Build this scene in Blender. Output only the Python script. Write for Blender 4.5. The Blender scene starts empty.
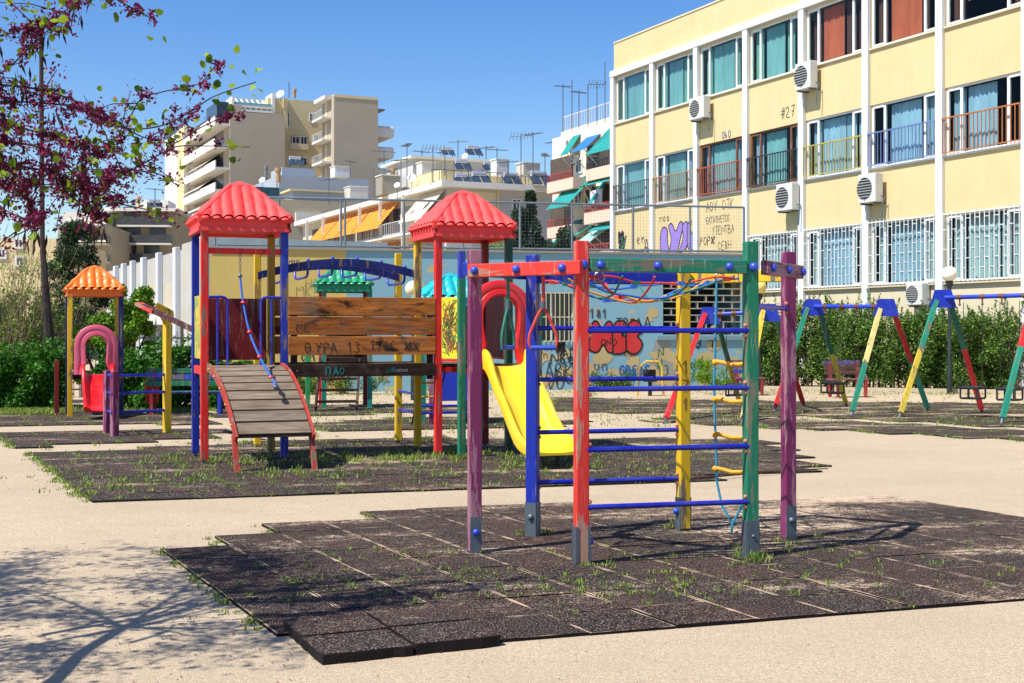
import bpy, math, random
import numpy as np
from mathutils import Vector, Matrix
random.seed(7); RNG=np.random.default_rng(11)
F=1300.0; CH=1.6; HY=332.0
SC=bpy.context.scene; COL=SC.collection
def P(px,py,D): return Vector(((px-512)*D/F, D, CH+(HY-py)*D/F))
def G(px,py):
    D=CH*F/(py-HY); return Vector(((px-512)*D/F,D,0))
def lin(c):
    return tuple(((v/255)/12.92 if v/255<=.04045 else ((v/255+.055)/1.055)**2.4) for v in c)+(1,)
# ---------------------------------------------------------------- materials
MATS={}
def newmat(name):
    m=bpy.data.materials.new(name); m.use_nodes=True
    nt=m.node_tree; b=nt.nodes['Principled BSDF']; return m,nt,b
def N(nt,t,**k):
    n=nt.nodes.new(t)
    for a,v in k.items(): setattr(n,a,v)
    return n
def mixc(nt,fac,a,b):
    m=N(nt,'ShaderNodeMix',data_type='RGBA')
    if isinstance(fac,(int,float)): m.inputs[0].default_value=fac
    else: nt.links.new(fac,m.inputs[0])
    for i,v in ((6,a),(7,b)):
        if isinstance(v,tuple): m.inputs[i].default_value=v
        else: nt.links.new(v,m.inputs[i])
    return m.outputs[2]
def noise(nt,co,scale,detail=4,rough=.6,stretch=None):
    n=N(nt,'ShaderNodeTexNoise'); n.inputs['Scale'].default_value=scale
    n.inputs['Detail'].default_value=detail; n.inputs['Roughness'].default_value=rough
    if stretch:
        mp=N(nt,'ShaderNodeMapping'); mp.inputs['Scale'].default_value=stretch
        nt.links.new(co,mp.inputs[0]); co=mp.outputs[0]
    nt.links.new(co,n.inputs['Vector']); return n.outputs['Fac']
def ramp(nt,fac,a,b,ca=(0,0,0,1),cb=(1,1,1,1)):
    r=N(nt,'ShaderNodeValToRGB'); e=r.color_ramp.elements
    e[0].position=a; e[1].position=b; e[0].color=ca; e[1].color=cb
    nt.links.new(fac,r.inputs[0]); return r.outputs[0]
def mul(c,k): return (c[0]*k,c[1]*k,c[2]*k,1)
def bump(nt,b,h,strength=.3,dist=.01):
    n=N(nt,'ShaderNodeBump'); n.inputs['Strength'].default_value=strength; n.inputs['Distance'].default_value=dist
    nt.links.new(h,n.inputs['Height']); nt.links.new(n.outputs[0],b.inputs['Normal'])
def objco(nt): return N(nt,'ShaderNodeTexCoord').outputs['Object']
def paint(key,rgb,wear=.40,under=(120,104,84),rough=.55,scale=9,stretch=(1,1,.12)):
    """painted timber: colour, streaky chips down to weathered wood"""
    if key in MATS: return MATS[key]
    m,nt,b=newmat(key); co=objco(nt); col=lin(rgb)
    v=noise(nt,co,3.2,4,.6,stretch)
    c=mixc(nt,ramp(nt,v,.3,.75),mul(col,.74),col)
    fade=noise(nt,co,1.3,3)
    c=mixc(nt,ramp(nt,fade,.5,.85,(0,0,0,1),(.32,.32,.32,1)),c,tuple(min(1,x*1.3+.06) for x in col[:3])+(1,))
    w=noise(nt,co,scale,6,.72,stretch)
    thr=.635-.15*wear; mask=ramp(nt,w,thr,thr+.025)
    c=mixc(nt,mask,c,lin(under))
    sp=noise(nt,co,34,5,.7,(1,1,.07)); c=mixc(nt,ramp(nt,sp,.60,.66,(0,0,0,1),(.65,.65,.65,1)),c,mixc(nt,.5,tuple(min(1,x*1.2+.1) for x in col[:3])+(1,),lin((196,180,164))))
    dk=noise(nt,co,22,5,.7,(1,1,.1)); c=mixc(nt,ramp(nt,dk,.60,.68,(0,0,0,1),(.6,.6,.6,1)),c,mul(col,.35))
    nt.links.new(c,b.inputs['Base Color']); b.inputs['Roughness'].default_value=rough
    b.inputs['Specular IOR Level'].default_value=.35
    bump(nt,b,w,.35,.004); MATS[key]=m; return m
def plastic(key,rgb,rough=.35):
    if key in MATS: return MATS[key]
    m,nt,b=newmat(key); co=objco(nt); col=lin(rgb)
    v=noise(nt,co,2.5,5,.65); c=mixc(nt,ramp(nt,v,.35,.75),mul(col,.84),col)
    s=noise(nt,co,28,5,.75); c=mixc(nt,ramp(nt,s,.60,.70,(0,0,0,1),(.55,.55,.55,1)),c,mul(col,.5))
    du=noise(nt,co,1.7,5,.7); c=mixc(nt,ramp(nt,du,.45,.8,(0,0,0,1),(.30,.30,.30,1)),c,tuple(x*.75+.16 for x in col[:3])+(1,))
    nt.links.new(c,b.inputs['Base Color']); b.inputs['Roughness'].default_value=rough
    bump(nt,b,v,.08,.01); MATS[key]=m; return m
def wood(key,rgb,dark=(60,42,28),axis='x',rough=.8,knots=True,sc=1.0):
    if key in MATS: return MATS[key]
    m,nt,b=newmat(key); co=objco(nt); col=lin(rgb)
    st={'x':(.10,1,1),'y':(1,.10,1),'z':(1,1,.10)}[axis]
    g=noise(nt,co,26*sc,6,.7,st); c=mixc(nt,ramp(nt,g,.35,.68),lin(dark),col)
    g2=noise(nt,co,2.2*sc,3,.6); c=mixc(nt,ramp(nt,g2,.35,.75,(0,0,0,1),(.5,.5,.5,1)),c,mul(col,.55))
    if knots:
        st2={'x':(.45,1,1),'y':(1,.45,1),'z':(1,1,.45)}[axis]
        k=noise(nt,co,5.2*sc,5,.66,st2); c=mixc(nt,ramp(nt,k,.57,.66),c,lin((38,24,16)))
        k2=noise(nt,co,1.5*sc,4,.7); c=mixc(nt,ramp(nt,k2,.5,.7,(0,0,0,1),(.6,.6,.6,1)),c,lin((120,104,88)))
    nt.links.new(c,b.inputs['Base Color']); b.inputs['Roughness'].default_value=rough
    b.inputs['Specular IOR Level'].default_value=.2
    bump(nt,b,g,.5,.006); MATS[key]=m; return m
def plaster(key,rgb,stain=.3,stainrgb=None,scale=.7,rough=.9,streak=True,chip=None):
    if key in MATS: return MATS[key]
    m,nt,b=newmat(key); co=objco(nt); col=lin(rgb)
    sr=lin(stainrgb) if stainrgb else mul(col,.6)
    v=noise(nt,co,scale,6,.65); c=mixc(nt,ramp(nt,v,.42,.8,(0,0,0,1),(stain,stain,stain,1)),col,sr)
    if streak:
        s=noise(nt,co,5,5,.7,(1,1,.08)); k=stain*.9
        c=mixc(nt,ramp(nt,s,.5,.8,(0,0,0,1),(k,k,k,1)),c,sr)
    if chip:
        w=noise(nt,co,chip[1],6,.62,(1,1,1.4)); c=mixc(nt,ramp(nt,w,chip[2],chip[2]+.012),c,lin(chip[0]))
    f=noise(nt,co,40,3,.6); c=mixc(nt,ramp(nt,f,.3,.8,(0,0,0,1),(.14,.14,.14,1)),c,mul(col,.7))
    nt.links.new(c,b.inputs['Base Color']); b.inputs['Roughness'].default_value=rough
    b.inputs['Specular IOR Level'].default_value=.2
    bump(nt,b,f,.2,.004); MATS[key]=m; return m
def metal(key,rgb,metallic=.0,rough=.45):
    if key in MATS: return MATS[key]
    m,nt,b=newmat(key); co=objco(nt); col=lin(rgb)
    v=noise(nt,co,12,5,.7); c=mixc(nt,ramp(nt,v,.45,.72),col,mul(col,.7))
    nt.links.new(c,b.inputs['Base Color']); b.inputs['Roughness'].default_value=rough
    b.inputs['Metallic'].default_value=metallic; MATS[key]=m; return m
def leafmat(key,cols,trans=.25,rough=.55):
    if key in MATS: return MATS[key]
    m,nt,b=newmat(key); g=N(nt,'ShaderNodeNewGeometry')
    r=N(nt,'ShaderNodeValToRGB'); r.color_ramp.interpolation='LINEAR'
    e=r.color_ramp.elements
    n=len(cols)
    while len(e)<n: e.new(.5)
    for i,cc in enumerate(cols): e[i].position=i/(n-1); e[i].color=lin(cc)
    nt.links.new(g.outputs['Random Per Island'],r.inputs[0]); nt.links.new(r.outputs[0],b.inputs['Base Color'])
    b.inputs['Roughness'].default_value=rough; b.inputs['Specular IOR Level'].default_value=.25
    out=nt.nodes['Material Output']; t=N(nt,'ShaderNodeBsdfTranslucent'); nt.links.new(r.outputs[0],t.inputs[0])
    mx=N(nt,'ShaderNodeMixShader'); mx.inputs[0].default_value=trans
    nt.links.new(b.outputs[0],mx.inputs[1]); nt.links.new(t.outputs[0],mx.inputs[2]); nt.links.new(mx.outputs[0],out.inputs[0])
    MATS[key]=m; return m
def glassmat():
    if 'glass' in MATS: return MATS['glass']
    m,nt,b=newmat('glass'); out=nt.nodes['Material Output']
    t=N(nt,'ShaderNodeBsdfTransparent'); t.inputs[0].default_value=(.80,.90,.92,1)
    gl=N(nt,'ShaderNodeBsdfGlossy'); gl.inputs['Roughness'].default_value=.03
    lw=N(nt,'ShaderNodeLayerWeight'); lw.inputs[0].default_value=.12
    mx=N(nt,'ShaderNodeMixShader'); nt.links.new(lw.outputs['Fresnel'],mx.inputs[0])
    nt.links.new(t.outputs[0],mx.inputs[1]); nt.links.new(gl.outputs[0],mx.inputs[2]); nt.links.new(mx.outputs[0],out.inputs[0])
    MATS['glass']=m; return m
# ---------------------------------------------------------------- mesh builder
class MB:
    def __init__(s): s.v=[]; s.f=[]; s.m=[]; s.mi=0
    def add(s,vs,fs):
        o=len(s.v); s.v.extend([tuple(v) for v in vs]); s.f.extend([tuple(o+i for i in f) for f in fs]); s.m.extend([s.mi]*len(fs)); return s
    def obox(s,c,ax,ay,az):
        """oriented box: centre + three half vectors"""
        c=Vector(c); ax=Vector(ax); ay=Vector(ay); az=Vector(az)
        if ax.cross(ay).dot(az)<0: az=-az
        vs=[c+ax*i+ay*j+az*k for i in(-1,1) for j in(-1,1) for k in(-1,1)]
        return s.add(vs,[(0,1,3,2),(4,6,7,5),(0,4,5,1),(2,3,7,6),(0,2,6,4),(1,5,7,3)])
    def box(s,x0,x1,y0,y1,z0,z1): return s.obox(((x0+x1)/2,(y0+y1)/2,(z0+z1)/2),((x1-x0)/2,0,0),(0,(y1-y0)/2,0),(0,0,(z1-z0)/2))
    def bar(s,a,b,w,h,up=(0,0,1),side=None):
        a=Vector(a); b=Vector(b); d=b-a
        if side is None:
            up=Vector(up); sd=d.cross(up)
            if sd.length<1e-6: sd=d.cross(Vector((1,0,0)))
            sd.normalize()
        else:
            sd=Vector(side); sd=(sd-d*(sd.dot(d)/d.dot(d))).normalized()
        u=sd.cross(d).normalized()
        return s.obox((a+b)/2,d/2,sd*w/2,u*h/2)
    def tube(s,path,r,n=8,caps=True,closed=False):
        path=[Vector(p) for p in path]; k=len(path); rr=r if isinstance(r,(list,tuple)) else [r]*k
        t0=(path[1]-path[0]).normalized(); ref=Vector((0,0,1)) if abs(t0.z)<.9 else Vector((1,0,0))
        u=t0.cross(ref).normalized(); vs=[]
        for i,p in enumerate(path):
            if closed: t=(path[(i+1)%k]-path[i-1]).normalized()
            else: t=(path[min(i+1,k-1)]-path[max(i-1,0)]).normalized()
            u=(u-t*u.dot(t)).normalized(); w=t.cross(u)
            for j in range(n):
                a=2*math.pi*j/n; vs.append(p+(u*math.cos(a)+w*math.sin(a))*rr[i])
        fs=[]
        for i in range(k if closed else k-1):
            i2=(i+1)%k
            for j in range(n): fs.append((i*n+j,i*n+(j+1)%n,i2*n+(j+1)%n,i2*n+j))
        if caps and not closed: fs.append(tuple(range(n-1,-1,-1))); fs.append(tuple((k-1)*n+j for j in range(n)))
        return s.add(vs,fs)
    def sphere(s,c,r,n=12,sz=1.0,hemi=None):
        vs=[];fs=[];c=Vector(c); m=n//2+1
        for i in range(m+1):
            th=math.pi*i/m
            for j in range(n):
                ph=2*math.pi*j/n; vs.append(c+Vector((math.sin(th)*math.cos(ph)*r,math.sin(th)*math.sin(ph)*r,math.cos(th)*r*sz)))
        for i in range(m):
            for j in range(n): fs.append((i*n+j,(i+1)*n+j,(i+1)*n+(j+1)%n,i*n+(j+1)%n))
        return s.add(vs,fs)
    def prism(s,poly,ext):
        """poly: 3-D points of a planar outline, ext: extrusion vector"""
        n=len(poly); a=[Vector(p) for p in poly]; e=Vector(ext); nrm=Vector((0,0,0))
        for i in range(n): nrm+=a[i].cross(a[(i+1)%n])
        vs=a+[p+e for p in a]
        fs=[tuple(range(n-1,-1,-1)),tuple(range(n,2*n))]+[(i,(i+1)%n,n+(i+1)%n,n+i) for i in range(n)]
        if nrm.dot(e)<0: fs=[tuple(reversed(f)) for f in fs]
        return s.add(vs,fs)
    def grid(s,fn,nu,nv,thick=None):
        vs=[fn(i/nu,j/nv) for j in range(nv+1) for i in range(nu+1)]
        fs=[(j*(nu+1)+i,j*(nu+1)+i+1,(j+1)*(nu+1)+i+1,(j+1)*(nu+1)+i) for j in range(nv) for i in range(nu)]
        return s.add(vs,fs)
    def build(s,name,mat,parent=None,origin=None,smooth=False,bevel=0,solid=0,M=None):
        if parent is not None: M=parent['_m']; inv=M.inverted()
        elif M is not None: inv=M.inverted()
        else:
            if origin is None:
                a=np.array(s.v); origin=((a[:,0].min()+a[:,0].max())/2,(a[:,1].min()+a[:,1].max())/2,a[:,2].min())
            M=Matrix.Translation(Vector(origin)); inv=M.inverted()
        me=bpy.data.meshes.new(name); me.from_pydata([tuple(inv@Vector(v)) for v in s.v],[],s.f)
        mats=mat if isinstance(mat,(list,tuple)) else [mat]
        for m in mats: me.materials.append(m)
        if len(mats)>1: me.polygons.foreach_set('material_index',s.m)
        if smooth:
            me.polygons.foreach_set('use_smooth',[True]*len(me.polygons))
            try: me.set_sharp_from_angle(angle=math.radians(42))
            except Exception: pass
        me.update(); o=bpy.data.objects.new(name,me); COL.objects.link(o)
        if parent is not None: o.parent=parent['o']
        else: o.matrix_world=M
        if bevel:
            b=o.modifiers.new('bev','BEVEL'); b.width=bevel; b.segments=2; b.limit_method='ANGLE'
        if solid:
            b=o.modifiers.new('sol','SOLIDIFY'); b.thickness=solid; b.offset=0
        return {'o':o,'_m':M} 
def tag(t,label=None,cat=None,group=None,kind=None):
    o=t['o'] if isinstance(t,dict) else t
    if label: o['label']=label
    if cat: o['category']=cat
    if group: o['group']=group
    if kind: o['kind']=kind
    return t
def thing(name,label,cat,loc,rz=0,group=None):
    o=bpy.data.objects.new(name,None); COL.objects.link(o); o.empty_display_size=.3
    M=Matrix.Translation(Vector(loc))@Matrix.Rotation(rz,4,'Z'); o.location=Vector(loc); o.rotation_euler=(0,0,rz)
    t={'o':o,'_m':M}; tag(t,label,cat,group); return t
def dup(t,loc,rz,label=None,scale=None):
    def rec(o,par):
        c=o.copy(); COL.objects.link(c)
        if par: c.parent=par
        for ch in o.children: rec(ch,c)
        return c
    c=rec(t['o'],None); c.location=Vector(loc); c.rotation_euler=(0,0,rz)
    if scale: c.scale=(scale,)*3
    if label: c['label']=label
    return c
class Loc:
    """local frame -> world points"""
    def __init__(s,o,ang): s.o=Vector((o[0],o[1],0)); s.u=Vector((math.cos(ang),math.sin(ang),0)); s.v=Vector((-math.sin(ang),math.cos(ang),0)); s.ang=ang
    def __call__(s,u,v,z=0): return s.o+s.u*u+s.v*v+Vector((0,0,z))
class Plane:
    """vertical facade plane; n points to the street"""
    def __init__(s,p,ang): s.p=Vector((p[0],p[1],0)); s.ang=ang; s.d=Vector((math.cos(ang),math.sin(ang),0)); s.n=Vector((math.sin(ang),-math.cos(ang),0))
    def s_at(s,px,off=0):
        k=(px-512)/F; p=s.p+s.n*off   # p.x+s dx = k (p.y+s dy)
        return (k*p.y-p.x)/(s.d.x-k*s.d.y)
    def pt(s,a,z,n=0): return s.p+s.d*a+s.n*n+Vector((0,0,z))
    def z_at(s,px,py,off=0):
        a=s.s_at(px,off); Y=s.pt(a,0,off).y; return CH+(HY-py)*Y/F
    def box(s,mb,a0,a1,z0,z1,n0,n1): return mb.obox(s.pt((a0+a1)/2,(z0+z1)/2,(n0+n1)/2),s.d*(a1-a0)/2,s.n*(n1-n0)/2,(0,0,(z1-z0)/2))
    def pbox(s,mb,x0,y0,x1,y1,n0,n1):
        a0,a1=sorted((s.s_at(x0,n1),s.s_at(x1,n1))); xm=(x0+x1)/2
        return s.box(mb,a0,a1,s.z_at(xm,y1,n1),s.z_at(xm,y0,n1),n0,n1)
    def awning(s,mb,a0,a1,z1,drop,out,th=.03):
        A=[s.pt(a0,z1,.02),s.pt(a1,z1,.02),s.pt(a1,z1-drop,out),s.pt(a0,z1-drop,out)]
        mb.prism(A,(0,0,th))
# stroke lettering ---------------------------------------------------------
GL={'N':[[(0,0),(.03,1),(.55,0),(.6,1)]],'E':[[(.55,1),(0,1),(0,0),(.55,0)],[(0,.52),(.45,.52)]],
'Q':[[(.3,0),(.05,.25),(.05,.75),(.3,1),(.55,.75),(.55,.25),(.3,0)],[(.08,.5),(.52,.5)]],
'Y':[[(0,1),(.3,.5),(.6,1)],[(.3,.5),(.22,0)]],'P':[[(.05,0),(.05,1),(.4,.98),(.52,.75),(.4,.5),(.05,.48)]],
'A':[[(0,0),(.3,1),(.6,0)],[(.12,.38),(.5,.38)]],'1':[[(.0,.7),(.25,1),(.25,0)]],
'3':[[(0,.95),(.3,1),(.45,.78),(.2,.53),(.48,.3),(.3,0),(0,.05)]],'9':[[(.45,.7),(.25,.5),(.03,.72),(.25,1),(.45,.8),(.42,.3),(.2,0)]],
'6':[[(.42,1),(.1,.6),(.05,.2),(.28,0),(.48,.22),(.3,.45),(.08,.3)]],'L':[[(0,0),(0,1),(.5,1),(.5,0)]],
'O':[[(.3,0),(.03,.28),(.03,.72),(.3,1),(.57,.72),(.57,.28),(.3,0)]],'#':[[(.15,0),(.25,1)],[(.4,0),(.5,1)],[(0,.35),(.6,.38)],[(.03,.68),(.62,.7)]],
'2':[[(0,.8),(.2,1),(.45,.8),(.35,.5),(0,0),(.5,.02)]],'7':[[(0,1),(.5,1),(.2,0)],[(.1,.5),(.45,.5)]],
'H':[[(0,0),(0,1)],[(.55,0),(.55,1)],[(0,.5),(.55,.5)]],'T':[[(0,1),(.6,1)],[(.3,1),(.3,0)]],'I':[[(.2,0),(.2,1)]],
'K':[[(0,0),(0,1)],[(.5,1),(0,.45),(.52,0)]],'M':[[(0,0),(.05,1),(.32,.4),(.6,1),(.65,0)]],'a':[[(.5,.6),(.2,.62),(.03,.3),(.2,0),(.45,.15),(.5,.6),(.52,0)]],
'n':[[(.02,.6),(.05,0)],[(.04,.4),(.3,.62),(.48,.5),(.5,0)]],'r':[[(.02,.6),(.05,0)],[(.04,.4),(.35,.62)]],'u':[[(.02,.6),(.05,.1),(.3,0),(.48,.2),(.5,.62)]],
'D':[[(0,0),(.3,1),(.6,0),(0,0)]],'V':[[(0,1),(.3,0),(.6,1)]],'8':[[(.25,.5),(.05,.75),(.25,1),(.45,.75),(.25,.5),(.03,.25),(.25,0),(.48,.25),(.25,.5)]],
'e':[[(.05,.3),(.48,.35),(.4,.6),(.15,.6),(.03,.3),(.2,0),(.48,.08)]],'G':[[(.55,.85),(.3,1),(.05,.7),(.05,.25),(.3,0),(.55,.2),(.55,.48),(.35,.48)]],'S':[[(.5,.9),(.25,1),(.05,.78),(.45,.35),(.3,0),(.02,.1)]],'C':[[(.5,.85),(.25,1),(.03,.6),(.1,.15),(.5,.1)]],
'o':[[(.25,0),(.03,.2),(.05,.5),(.28,.62),(.5,.4),(.45,.1),(.25,0)]],'b':[[(.05,1),(.05,0),(.35,.03),(.45,.3),(.3,.5),(.06,.45)]],'B':[[(.05,0),(.05,1),(.4,.9),(.35,.58),(.07,.52)],[(.1,.52),(.48,.35),(.4,.05),(.05,0)]],'-':[[(.05,.45),(.4,.5)]],'%':[[(0,0),(.5,1)],[(.1,.9),(.05,.75)],[(.45,.25),(.5,.05)]],'i':[[(.1,.6),(.1,0)],[(.1,.85),(.12,.9)]],'U':[[(.02,1),(.05,.2),(.28,0),(.5,.2),(.52,1)]],'W':[[(0,1),(.15,0),(.3,.7),(.45,0),(.62,1)]],'*':[[(.3,.5),(.0,.8),(.25,1),(.3,.5),(.6,.95),(.8,.7),(.3,.5),(.75,.2),(.5,0),(.3,.5),(.0,.25),(.15,.02),(.3,.5)]],' ':[]}
def ribbon(mb,pts,w,n):
    for a,b in zip(pts[:-1],pts[1:]):
        d=(b-a)
        if d.length<1e-5: continue
        sd=d.normalized().cross(n).normalized()*w/2; e=d.normalized()*w*.35
        vs=[a-e-sd,b+e-sd,b+e+sd,a-e+sd]
        mb.add(vs,[(0,1,2,3)])
def smoothpts(pl,k=3):
    if len(pl)<3: return pl
    out=pl
    for _ in range(2):
        q=[out[0]]
        for a,b in zip(out[:-1],out[1:]): q+= [a*.75+b*.25,a*.25+b*.75]
        q.append(out[-1]); out=q
    return out
def write(mb,text,o,xd,yd,n,h,w,sp=.2,jit=.05,rnd=random.Random(3)):
    """hand-written strokes on a plane: origin o, unit dirs"""
    xd=Vector(xd); yd=Vector(yd); n=Vector(n); x=0; c=0
    for ch in text:
        for st in GL.get(ch,[]):
            c+=1; off=n*(.0004*(c%6))
            pl=[Vector(o)+off+xd*((x+px+rnd.uniform(-jit,jit))*h)+yd*((py+rnd.uniform(-jit,jit))*h) for px,py in st]
            ribbon(mb,smoothpts(pl) if len(pl)>3 else pl,w,n)
        x+=.62+sp if ch!='I' else .45+sp
def foliage(name,pts,size,mat,parent=None,origin=None,bias=None,aspect=.6,seed=1,rnd_=False):
    """leaf-sized folded faces at numpy points"""
    r=np.random.default_rng(seed); n=len(pts)
    a=r.normal(size=(n,3)); 
    if bias is not None: a+=np.array(bias)
    a/=np.linalg.norm(a,axis=1)[:,None]
    b=r.normal(size=(n,3)); b-=a*(a*b).sum(1)[:,None]; b/=np.linalg.norm(b,axis=1)[:,None]
    c=np.cross(a,b); s=size*(r.uniform(.6,1.35,n))[:,None]
    v=np.empty((n,5,3)); v[:,0]=pts-b*s*.5; v[:,1]=pts+c*s*aspect*.5+a*s*.1; v[:,2]=pts+b*s*.55-a*s*.08; v[:,3]=pts-c*s*aspect*.5+a*s*.1; v[:,4]=pts-a*s*.02
    nv=5; tri=np.array([[0,1,2,4]]),np.array([[0,4,2,3]])
    if rnd_:
        nv=6; v=np.empty((n,6,3)); v[:,0]=pts-b*s*.45; v[:,1]=pts-b*s*.28+c*s*.48+a*s*.1; v[:,2]=pts+b*s*.25+c*s*.42+a*s*.08; v[:,3]=pts+b*s*.5-a*s*.06; v[:,4]=pts+b*s*.25-c*s*.42+a*s*.08; v[:,5]=pts-b*s*.28-c*s*.48+a*s*.1; tri=np.array([[0,1,2,3]]),np.array([[0,3,4,5]])
    if parent is not None: M=parent['_m']
    else: M=Matrix.Translation(Vector(origin if origin is not None else (pts[:,0].mean(),pts[:,1].mean(),pts[:,2].min())))
    inv=np.array(M.inverted()); v=v.reshape(-1,3)@inv[:3,:3].T+inv[:3,3]
    # two quads-as-triangle fans sharing the midrib
    base=np.arange(n)[:,None]*nv
    f=np.concatenate([base+tri[0],base+tri[1]],1).reshape(-1,4)
    me=bpy.data.meshes.new(name); me.vertices.add(n*nv); me.vertices.foreach_set('co',v.ravel())
    me.loops.add(n*8); me.loops.foreach_set('vertex_index',f.ravel().astype(np.int32))
    me.polygons.add(n*2); me.polygons.foreach_set('loop_start',(np.arange(n*2)*4).astype(np.int32))
    me.materials.append(mat); me.update(calc_edges=True); me.validate()
    o=bpy.data.objects.new(name,me); COL.objects.link(o)
    if parent is not None: o.parent=parent['o']
    else: o.matrix_world=M
    return {'o':o,'_m':M}
def clumps(cs,n,r,seed=0,squash=1.0,shell=.35):
    """leaf points in and around clump centres (numpy k x 3)"""
    g=np.random.default_rng(seed); cs=np.asarray(cs,float); k=g.integers(0,len(cs),n)
    d=g.normal(size=(n,3)); d/=np.linalg.norm(d,axis=1)[:,None]
    rad=g.uniform(shell,1,n)**.7; rr=r if np.isscalar(r) else np.asarray(r)[k]
    d*= (rad*rr)[:,None]; d[:,2]*=squash
    return cs[k]+d
# ================================================================ camera, light, sky
cam=bpy.data.cameras.new('camera'); co=bpy.data.objects.new('camera',cam); COL.objects.link(co); SC.camera=co
co.location=(0,0,CH); co.rotation_euler=(math.pi/2,0,0); cam.sensor_width=36; cam.lens=F/1024*36; cam.shift_y=-(341.5-HY)/1024
cam.clip_end=2000; cam.clip_start=.1
EL=math.radians(56); SD=Vector((.83,.56,0)).normalized()
sun=bpy.data.lights.new('sun','SUN'); so=bpy.data.objects.new('sun',sun); COL.objects.link(so)
sun.energy=5.0; sun.angle=math.radians(.53); sun.color=(1,.955,.88)
dv=Vector((SD.x*math.cos(EL),SD.y*math.cos(EL),-math.sin(EL))); so.rotation_euler=dv.to_track_quat('-Z','Y').to_euler(); so.location=(-20,-15,30)
W=bpy.data.worlds.new('World'); SC.world=W; W.use_nodes=True; nt=W.node_tree; bg=nt.nodes['Background']
sky=N(nt,'ShaderNodeTexSky',sky_type='NISHITA'); sky.sun_disc=False; sky.sun_elevation=EL; sky.sun_rotation=math.atan2(-SD.x,-SD.y)%(2*math.pi)
sky.air_density=1.0; sky.dust_density=.5; sky.ozone_density=2.0; sky.altitude=100
hs_=N(nt,'ShaderNodeHueSaturation'); hs_.inputs['Saturation'].default_value=1.38; hs_.inputs['Hue'].default_value=.512; nt.links.new(sky.outputs[0],hs_.inputs['Color']); nt.links.new(hs_.outputs[0],bg.inputs[0]); bg.inputs[1].default_value=.112
SC.view_settings.view_transform='Standard'; SC.view_settings.look='None'; SC.view_settings.gamma=1; SC.view_settings.exposure=.58
SC.render.engine='CYCLES'
try: SC.cycles.max_bounces=8; SC.cycles.transparent_max_bounces=12
except Exception: pass
# ================================================================ ground
def groundmat():
    m,nt,b=newmat('sand'); co=objco(nt)
    big=noise(nt,co,.35,5,.6); c=mixc(nt,ramp(nt,big,.35,.7),lin((172,153,124)),lin((200,179,148)))
    md=noise(nt,co,5.5,6,.75); c=mixc(nt,ramp(nt,md,.45,.72,(0,0,0,1),(.55,.55,.55,1)),c,lin((158,140,116)))
    st=noise(nt,co,1.6,4,.6,(.35,1,1)); c=mixc(nt,ramp(nt,st,.55,.75,(0,0,0,1),(.45,.45,.45,1)),c,lin((150,132,106)))
    fi=noise(nt,co,38,4,.75); c=mixc(nt,ramp(nt,fi,.38,.62),mul(lin((186,168,142)),.66),c)
    fg=noise(nt,co,130,2,.6); c=mixc(nt,ramp(nt,fg,.60,.66),c,lin((232,222,206)))
    fd=noise(nt,co,110,3,.7); c=mixc(nt,ramp(nt,fd,.68,.73),c,lin((112,88,66)))
    nt.links.new(c,b.inputs['Base Color']); b.inputs['Roughness'].default_value=.95; b.inputs['Specular IOR Level'].default_value=.15
    bm=noise(nt,co,2.6,5,.7); h_=N(nt,'ShaderNodeMath',operation='MULTIPLY_ADD'); nt.links.new(bm,h_.inputs[0]); h_.inputs[1].default_value=2.2; nt.links.new(fi,h_.inputs[2]); bump(nt,b,h_.outputs[0],.6,.014); return m
g=MB(); g.add([(-500,-60,0),(500,-60,0),(500,900,0),(-500,900,0)],[(0,1,2,3)])
tag(g.build('ground',groundmat(),origin=(0,0,0)),kind='structure',label='pale beige gritty sand ground of the playground')
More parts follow.
